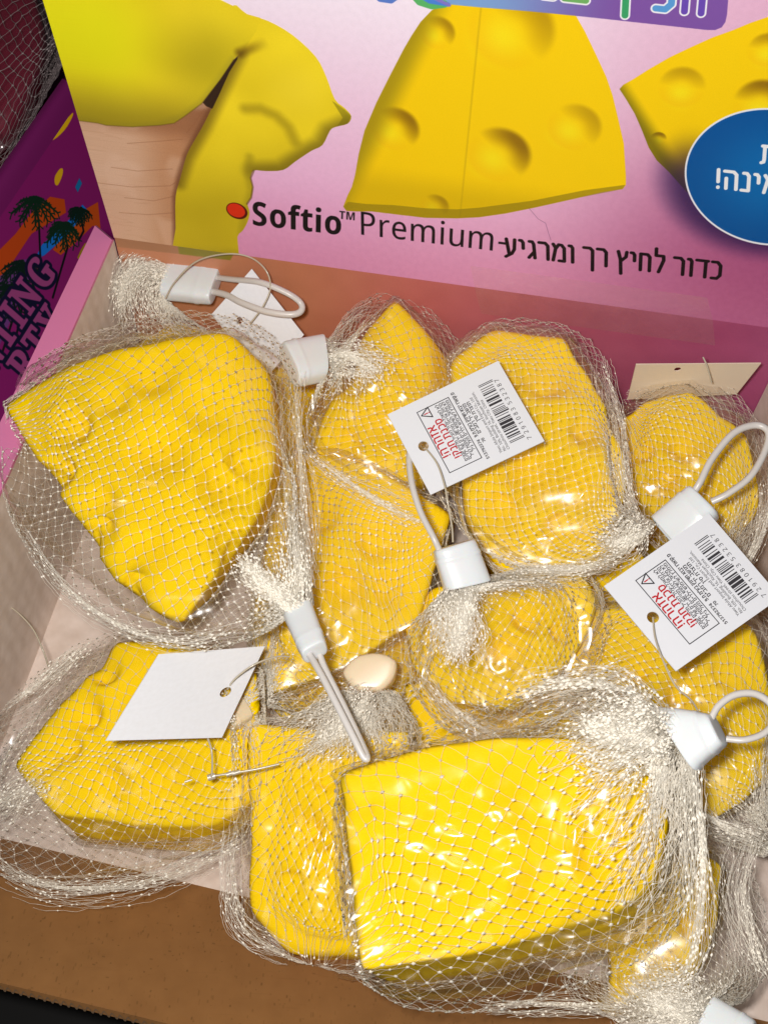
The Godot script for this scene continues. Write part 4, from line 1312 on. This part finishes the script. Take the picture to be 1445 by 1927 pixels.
	# deep in the pile, glimpsed between the others
	for u in [
		["netted cheese toy deep in the pile between the two barcode tags", 21, [1000, 1000, 0.034, 1130, 985, 0.036, 1240, 1080, 0.034, 1200, 1220, 0.03, 1060, 1260, 0.03, 980, 1130, 0.032]],
		["netted cheese toy deep in the pile beneath the cream clip", 22, [540, 1150, 0.024, 700, 1120, 0.026, 800, 1240, 0.026, 770, 1390, 0.022, 600, 1420, 0.02, 500, 1300, 0.02]],
		["netted cheese toy deep in the pile behind the top edge of the biggest front one", 24, [770, 1290, 0.034, 900, 1265, 0.038, 1060, 1290, 0.038, 1110, 1400, 0.034, 940, 1440, 0.03, 800, 1420, 0.03]],
		["netted cheese toy deep in the pile under the clip at the back centre", 23, [500, 640, 0.03, 620, 650, 0.032, 690, 780, 0.03, 640, 900, 0.026, 520, 880, 0.026]],
	]:
		var f: Array = u[2]
		var st := []
		var k := f.size() / 3
		var c := Vector2.ZERO
		for j in k: c += Vector2(f[j * 3], f[j * 3 + 1]) / k
		for j in 7:      # a round bag about the toy
			var w := j / 6.0
			var half := 150.0 * sin(PI * lerpf(0.04, 0.93, w))
			st.append_array([c.x - half, c.y - 150.0 + 300.0 * w, c.x + half, c.y - 150.0 + 300.0 * w, 0.028])
		netted({"label": u[0], "seed": u[1], "front": f, "back": Vector3(0, -22, -2), "power": 30.0, "fine": 30, "stations": st, "hf": 16.0, "hb": 14.0, "cols": 40, "cell": 2.6, "grow": 1.1, "fan": 120, "film_to": 0.9,
			"dents": [c.x + 40, c.y - 20, 9, 3, c.x - 50, c.y + 40, 9, 3, c.x + 20, c.y + 70, 8, 3]})

	# middle
	netted({ # G
		"label": "large orange-yellow cheese toy in net just left of the centre, below the pointed one", "grow": 1.13, "seed": 7,
		"front": [560, 868, 0.05, 640, 872, 0.053, 720, 905, 0.056, 828, 982, 0.052, 800, 1072, 0.05, 765, 1160, 0.046, 640, 1240, 0.042, 505, 1285, 0.038, 490, 1180, 0.04, 520, 1000, 0.045], "back": Vector3(0, -36, -6), "power": 38.0,
		"dents": [720, 1010, 10, 3.5, 650, 1110, 11, 4, 600, 960, 9, 2.5, 740, 1110, 9, 3, 590, 1200, 9, 3],
		"stations": [815, 960, 832, 1000, 0.05, 700, 880, 850, 1085, 0.05, 600, 852, 812, 1180, 0.049, 545, 870, 800, 1280, 0.05, 505, 960, 720, 1340, 0.05, 480, 1080, 600, 1350, 0.046, 470, 1200, 520, 1330, 0.04, 480, 1290, 500, 1330, 0.04],
		"hf": 20.0, "hb": 16.0, "cols": 41, "cell": 2.46})

	netted({ # H
		"label": "netted cheese toy on the right edge, partly under the lower barcode tag", "grow": 1.13, "folds": [[[1300, 1520, 0.05, 1370, 1560, 0.05, 1445, 1590, 0.048], 2.6, 50], [[1180, 1250, 0.056, 1100, 1300, 0.056, 1050, 1330, 0.055], 3.0, 36]], "crumple": 1.8, "seed": 8,
		"front": [1062, 1200, 0.045, 1110, 1155, 0.048, 1245, 1150, 0.05, 1405, 1185, 0.05, 1445, 1330, 0.045, 1448, 1440, 0.04, 1335, 1520, 0.036, 1220, 1400, 0.04, 1085, 1300, 0.042], "back": Vector3(0, -30, -2), "power": 30.0,
		"dents": [1180, 1230, 11, 4, 1300, 1300, 11, 4, 1390, 1260, 9, 3, 1380, 1420, 9, 3, 1110, 1210, 7, 2.5],
		"stations": [1042, 1235, 1060, 1180, 0.045, 1070, 1330, 1150, 1105, 0.046, 1165, 1420, 1310, 1085, 0.046, 1255, 1505, 1445, 1150, 0.044, 1325, 1560, 1495, 1310, 0.042, 1385, 1590, 1500, 1450, 0.04, 1440, 1612, 1490, 1560, 0.04],
		"hf": 20.0, "hb": 16.0, "cols": 40, "cell": 2.64, "knot": 0.42})

	bag = netted({ # F
		"label": "small visible cheese toy at the centre under an upright white clip and long loop", "grow": 1.13, "fan": 560, "fan_long": 30.0, "folds": [[[878, 1100, 0.082, 872, 1145, 0.084, 862, 1195, 0.081, 850, 1250, 0.074], 4.2, 351, 1.6], [[900, 1100, 0.078, 980, 1075, 0.073, 1080, 1070, 0.069, 1180, 1040, 0.07], 2.2, 40], [[800, 1280, 0.055, 870, 1350, 0.052, 960, 1390, 0.05, 1060, 1350, 0.05], 3.0, 50]], "crumple": 2.2, "seed": 9,
		"front": [772, 1150, 0.045, 830, 1105, 0.048, 960, 1085, 0.052, 1082, 1088, 0.055, 1115, 1140, 0.055, 1060, 1250, 0.05, 960, 1325, 0.046, 850, 1310, 0.044, 782, 1240, 0.044], "back": Vector3(0, -34, -2), "power": 34.0,
		"dents": [1010, 1150, 9, 4, 960, 1230, 10, 3.5, 1075, 1180, 7, 3, 870, 1200, 9, 3], "fine": 42,
		"stations": [945, 1400, 1010, 1385, 0.045, 845, 1375, 1090, 1320, 0.047, 785, 1310, 1138, 1225, 0.052, 765, 1235, 1144, 1140, 0.058, 775, 1180, 1105, 1080, 0.064, 800, 1150, 1010, 1068, 0.071, 824, 1125, 945, 1080, 0.077, 836, 1110, 921, 1090, 0.080],
		"hf": 22.0, "hb": 18.0, "cols": 44, "cell": 2.38,
		"clip": [836, 1112, 922, 1092, 0.080, 814, 1036, 893, 1014, 0.086, 4.8, 4.0],
		"loop": [826, 1034, 0.087, 815, 1010, 0.089, 792, 965, 0.090, 776, 915, 0.091, 770, 870, 0.0905, 772, 845, 0.090]})
	hang_tag(bag, [810, 931, 0.090, 729, 780, 0.093, 937, 679, 0.094, 1024, 830, 0.093], Vector2(0.51, 0.133), "label_print", "white barcode tag with red warning", [[800, 843, 0.0945, 822, 872, 0.0955, 836, 912, 0.0955, 842, 945, 0.094, 850, 990, 0.09, 852, 1020, 0.087]])

	# front left
	bag = netted({ # I
		"label": "netted cheese toy at the lower left under a blank white tag", "fan": 150, "fan_long": 14.0, "folds": [[[-40, 1600, 0.026, 60, 1660, 0.027, 180, 1672, 0.029, 330, 1645, 0.034, 470, 1572, 0.042], 4.0, 50], [[-40, 1540, 0.035, 30, 1500, 0.042, 90, 1470, 0.045], 5.0, 70], [[20, 1330, 0.036, 110, 1260, 0.04, 170, 1205, 0.042], 2.5, 40]], "crumple": 1.2, "seed": 10,
		"front": [225, 1205, 0.05, 350, 1210, 0.055, 480, 1260, 0.055, 488, 1490, 0.040, 400, 1552, 0.034, 250, 1550, 0.034, 105, 1528, 0.034, 32, 1440, 0.036, 60, 1395, 0.04, 130, 1330, 0.045], "back": Vector3(0, -32, 2), "power": 38.0,
		"dents": [150, 1330, 8, 4, 195, 1250, 7, 3.5, 110, 1400, 8, 3, 330, 1470, 12, 3, 200, 1480, 9, 2.5, 80, 1430, 6, 2.5],
		"stations": [-75, 1480, -70, 1560, 0.02, -30, 1380, -10, 1640, 0.024, 45, 1290, 120, 1672, 0.028, 130, 1222, 235, 1668, 0.032, 225, 1185, 335, 1640, 0.036, 330, 1185, 425, 1600, 0.04, 420, 1205, 476, 1548, 0.044, 465, 1265, 492, 1450, 0.048, 468, 1310, 482, 1360, 0.05],
		"hf": 24.0, "hb": 16.0, "cols": 46, "cell": 2.64, "bunch": 0.3, "knot": 0.42,
		"clip": [440, 1300, 475, 1352, 0.05, 410, 1330, 440, 1375, 0.052, 3.0, 3.0], "clip_mat": "clip_cream"})
	hang_tag(bag, [418, 1388, 0.066, 499, 1216, 0.066, 299, 1231, 0.082, 199, 1394, 0.082], Vector2(0.5, 0.17), "card_white", "blank white tag, tilted", [[428, 1297, 0.067, 445, 1275, 0.071, 480, 1250, 0.073, 520, 1236, 0.072, 545, 1236, 0.07], [390, 1386, 0.066, 398, 1410, 0.064, 400, 1440, 0.063, 398, 1462, 0.063], [-20, 1130, 0.03, 20, 1142, 0.034, 60, 1180, 0.036, 82, 1225, 0.035, 92, 1255, 0.03]])
	# the clear barbed pin of the tag
	var pin := Geo.new()
	tube_into(pin, spline([[398, 1461, 0.062], [430, 1456, 0.062], [480, 1448, 0.062], [525, 1438, 0.062]].map(spot), 6), 0.32 * MM, 6)
	for q in [[405, 0.9], [440, 0.6], [452, 0.6], [362, 0.3]]:
		var a := at(q[0], 1461 - (q[0] - 398) * 0.17, 0.062); var b := at(q[0] - 14, 1463 - (q[0] - 412) * 0.17, 0.062)
		tube_into(pin, PackedVector3Array([a, a.lerp(b, 0.5), b]), q[1] * MM, 8)
	part("tag_pin", pin.mesh(), mats.line, bag)

	bag = netted({ # J
		"label": "netted cheese toy wedged between lower left and biggest front one", "grow": 1.13, "fan": 520, "fan_long": 24.0, "folds": [[[690, 1300, 0.062, 670, 1335, 0.063, 630, 1375, 0.06, 590, 1420, 0.056], 4.0, 202, 2.4], [[440, 1560, 0.042, 440, 1680, 0.035, 470, 1755, 0.03, 560, 1805, 0.026], 3.0, 34]], "crumple": 1.6, "seed": 12,
		"front": [480, 1372, 0.050, 560, 1400, 0.05, 660, 1405, 0.053, 760, 1385, 0.053, 770, 1500, 0.045, 720, 1780, 0.022, 560, 1775, 0.026, 482, 1700, 0.03], "back": Vector3(0, -20, 2), "power": 38.0,
		"dents": [610, 1420, 12, 4, 560, 1560, 10, 3.5, 620, 1640, 10, 3, 530, 1680, 8, 2.5],
		"stations": [575, 1812, 600, 1818, 0.02, 470, 1765, 700, 1840, 0.024, 438, 1690, 740, 1765, 0.03, 438, 1600, 765, 1655, 0.036, 452, 1500, 785, 1545, 0.042, 470, 1425, 795, 1442, 0.048, 520, 1365, 790, 1375, 0.052, 590, 1325, 765, 1328, 0.057, 640, 1300, 745, 1300, 0.06],
		"hf": 22.0, "hb": 14.0, "cols": 36, "cell": 3.34, "knot": 0.42,
		"blob": [640, 1262, 0.061, 666, 1234, 0.062, 714, 1226, 0.063, 749, 1240, 0.063, 744, 1276, 0.061, 716, 1302, 0.06, 664, 1298, 0.06]})

	# upper left, on top
	netted({ # A
		"label": "big bright cheese wedge in round net at the upper left, clip pointing down right", "fan": 420, "fan_long": 32.0, "folds": [[[565, 1158, 0.091, 530, 1130, 0.094, 490, 1092, 0.095, 452, 1050, 0.094], 1.6, 256, 2.2], [[570, 1140, 0.092, 568, 1080, 0.094, 555, 1010, 0.093, 540, 930, 0.090], 1.3, 81, 2.0], [[556, 700, 0.083, 562, 850, 0.086, 574, 1000, 0.089, 583, 1120, 0.091], 3.0, 34], [[40, 1000, 0.08, 130, 1112, 0.08, 240, 1185, 0.08, 350, 1210, 0.082, 470, 1180, 0.085], 3.0, 30]], "crumple": 0.5, "seed": 1,
		"front": [14, 765, 0.082, 130, 690, 0.088, 280, 645, 0.092, 430, 631, 0.092, 500, 700, 0.084, 515, 860, 0.080, 485, 965, 0.080, 335, 1168, 0.082, 245, 1112, 0.082, 165, 1005, 0.082, 92, 885, 0.081], "back": Vector3(4, -40, -20), "power": 34.0,
		"dents": [280, 690, 12, 3, 128, 800, 9, 3.5, 300, 850, 13, 3.5, 425, 920, 11, 3.5, 270, 1040, 9, 3.5, 180, 960, 9, 3, 400, 760, 12, 2, 205, 745, 8, 2, 96, 892, 8, 4.5, 176, 1008, 8, 4.5, 246, 1116, 7, 4, 470, 880, 9, 3, 440, 1040, 9, 3],
		"fine": 60,
		"stations": [4, 838, 8, 796, 0.076, 6, 900, 58, 690, 0.077, 28, 980, 150, 634, 0.078, 62, 1040, 275, 594, 0.079, 130, 1118, 400, 588, 0.079, 230, 1185, 492, 616, 0.079, 335, 1218, 552, 692, 0.079, 425, 1212, 564, 812, 0.08, 492, 1190, 574, 950, 0.083, 528, 1170, 583, 1070, 0.087, 540, 1162, 590, 1140, 0.089],
		"hf": 26.0, "hb": 24.0, "cols": 48, "cell": 2.46, "knot": 0.50,
		"clip": [535, 1164, 588, 1138, 0.089, 570, 1242, 616, 1214, 0.094, 3.4, 3.2],
		"loop": [582, 1230, 0.094, 604, 1268, 0.096, 634, 1326, 0.097, 664, 1385, 0.097, 684, 1424, 0.096, 690, 1422, 0.0955, 672, 1380, 0.093, 642, 1318, 0.092, 612, 1258, 0.092, 600, 1226, 0.092], "loop_r": 1.0})

	# front right, low, behind the big one
	netted({ # L
		"label": "netted cheese toy at the bottom right corner, lowest of the pile", "fan": 620, "fan_long": 34.0, "folds": [[[1325, 1920, 0.054, 1285, 1905, 0.058, 1235, 1880, 0.058, 1180, 1850, 0.052], 5.0, 324, 1.8], [[1420, 1560, 0.05, 1395, 1680, 0.05, 1420, 1790, 0.05, 1445, 1840, 0.05], 4.0, 50], [[900, 1895, 0.05, 1040, 1890, 0.05, 1180, 1900, 0.05], 2.2, 40]], "crumple": 1.6, "seed": 13,
		"front": [1140, 1650, 0.03, 1315, 1598, 0.04, 1362, 1625, 0.04, 1352, 1740, 0.036, 1292, 1880, 0.03, 1150, 1890, 0.028], "back": Vector3(0, -24, 2), "power": 30.0,
		"dents": [1330, 1660, 6, 2, 1240, 1820, 9, 3, 1310, 1740, 7, 3], "fine": 36,
		"stations": [1290, 1555, 1320, 1555, 0.036, 1190, 1640, 1395, 1600, 0.037, 1080, 1760, 1440, 1700, 0.037, 1060, 1850, 1452, 1790, 0.038, 1120, 1905, 1435, 1848, 0.041, 1215, 1935, 1405, 1880, 0.046, 1290, 1950, 1372, 1890, 0.05, 1315, 1945, 1345, 1885, 0.052],
		"hf": 22.0, "hb": 16.0, "cols": 44, "cell": 2.73, "knot": 0.40,
		"clip": [1308, 1950, 1345, 1880, 0.052, 1395, 1990, 1425, 1925, 0.056, 4.5, 4.5]})

	bag = netted({ # K
		"label": "biggest cheese toy in the front, bright flat block face in wide net", "fan": 800, "fan_long": 44.0, "folds": [[[1262, 1390, 0.097, 1210, 1385, 0.101, 1150, 1375, 0.101, 1080, 1370, 0.097], 6.0, 351, 1.7], [[1308, 1440, 0.094, 1316, 1560, 0.09, 1318, 1680, 0.084, 1300, 1800, 0.07, 1262, 1850, 0.062], 2.8, 60], [[1240, 1340, 0.093, 1160, 1290, 0.09, 1060, 1285, 0.086, 960, 1310, 0.082], 3.4, 60]], "crumple": 0.5, "seed": 14,
		"front": [650, 1458, 0.086, 790, 1410, 0.090, 960, 1388, 0.091, 1190, 1402, 0.088, 1250, 1540, 0.082, 1222, 1660, 0.078, 1155, 1715, 0.076, 1030, 1748, 0.078, 900, 1785, 0.080, 688, 1815, 0.082], "back": Vector3(10, -44, -2), "power": 46.0, "taper": 0.95,
		"dents": [1010, 1490, 15, 2.6, 850, 1640, 15, 2.2, 1150, 1600, 12, 3.0, 760, 1500, 10, 2.0, 1010, 1680, 9, 2.2, 1000, 1830, 11, 4, 860, 1850, 9, 3, 1120, 1780, 9, 3.5, 1260, 1640, 9, 3.5, 670, 1500, 6, 1.5],
		"fine": 60,
		"stations": [648, 1770, 664, 1832, 0.072, 634, 1600, 742, 1888, 0.073, 636, 1480, 850, 1905, 0.074, 715, 1405, 980, 1890, 0.075, 850, 1345, 1120, 1845, 0.077, 980, 1292, 1232, 1790, 0.079, 1080, 1275, 1298, 1690, 0.082, 1160, 1290, 1312, 1580, 0.086, 1212, 1318, 1314, 1500, 0.090, 1240, 1332, 1310, 1450, 0.093],
		"hf": 26.0, "hb": 24.0, "cols": 36, "cell": 3.17, "knot": 0.60,
		"clip": [1236, 1330, 1312, 1452, 0.093, 1332, 1344, 1370, 1402, 0.099, 5.0, 4.0],
		"loop": [1338, 1352, 0.099, 1352, 1328, 0.1, 1382, 1308, 0.101, 1420, 1306, 0.101, 1450, 1326, 0.1, 1456, 1356, 0.1, 1436, 1380, 0.1, 1400, 1392, 0.1, 1366, 1390, 0.099]})
	hang_tag(bag, [1271, 1263, 0.088, 1136, 1103, 0.090, 1333, 966, 0.092, 1468, 1124, 0.090], Vector2(0.51, 0.133), "label_print", "white barcode tag with red warning", [[1228, 1162, 0.0905, 1232, 1200, 0.092, 1248, 1245, 0.0925, 1270, 1290, 0.092, 1300, 1318, 0.095, 1316, 1345, 0.099]])

	# the netted toys of the next box, dark
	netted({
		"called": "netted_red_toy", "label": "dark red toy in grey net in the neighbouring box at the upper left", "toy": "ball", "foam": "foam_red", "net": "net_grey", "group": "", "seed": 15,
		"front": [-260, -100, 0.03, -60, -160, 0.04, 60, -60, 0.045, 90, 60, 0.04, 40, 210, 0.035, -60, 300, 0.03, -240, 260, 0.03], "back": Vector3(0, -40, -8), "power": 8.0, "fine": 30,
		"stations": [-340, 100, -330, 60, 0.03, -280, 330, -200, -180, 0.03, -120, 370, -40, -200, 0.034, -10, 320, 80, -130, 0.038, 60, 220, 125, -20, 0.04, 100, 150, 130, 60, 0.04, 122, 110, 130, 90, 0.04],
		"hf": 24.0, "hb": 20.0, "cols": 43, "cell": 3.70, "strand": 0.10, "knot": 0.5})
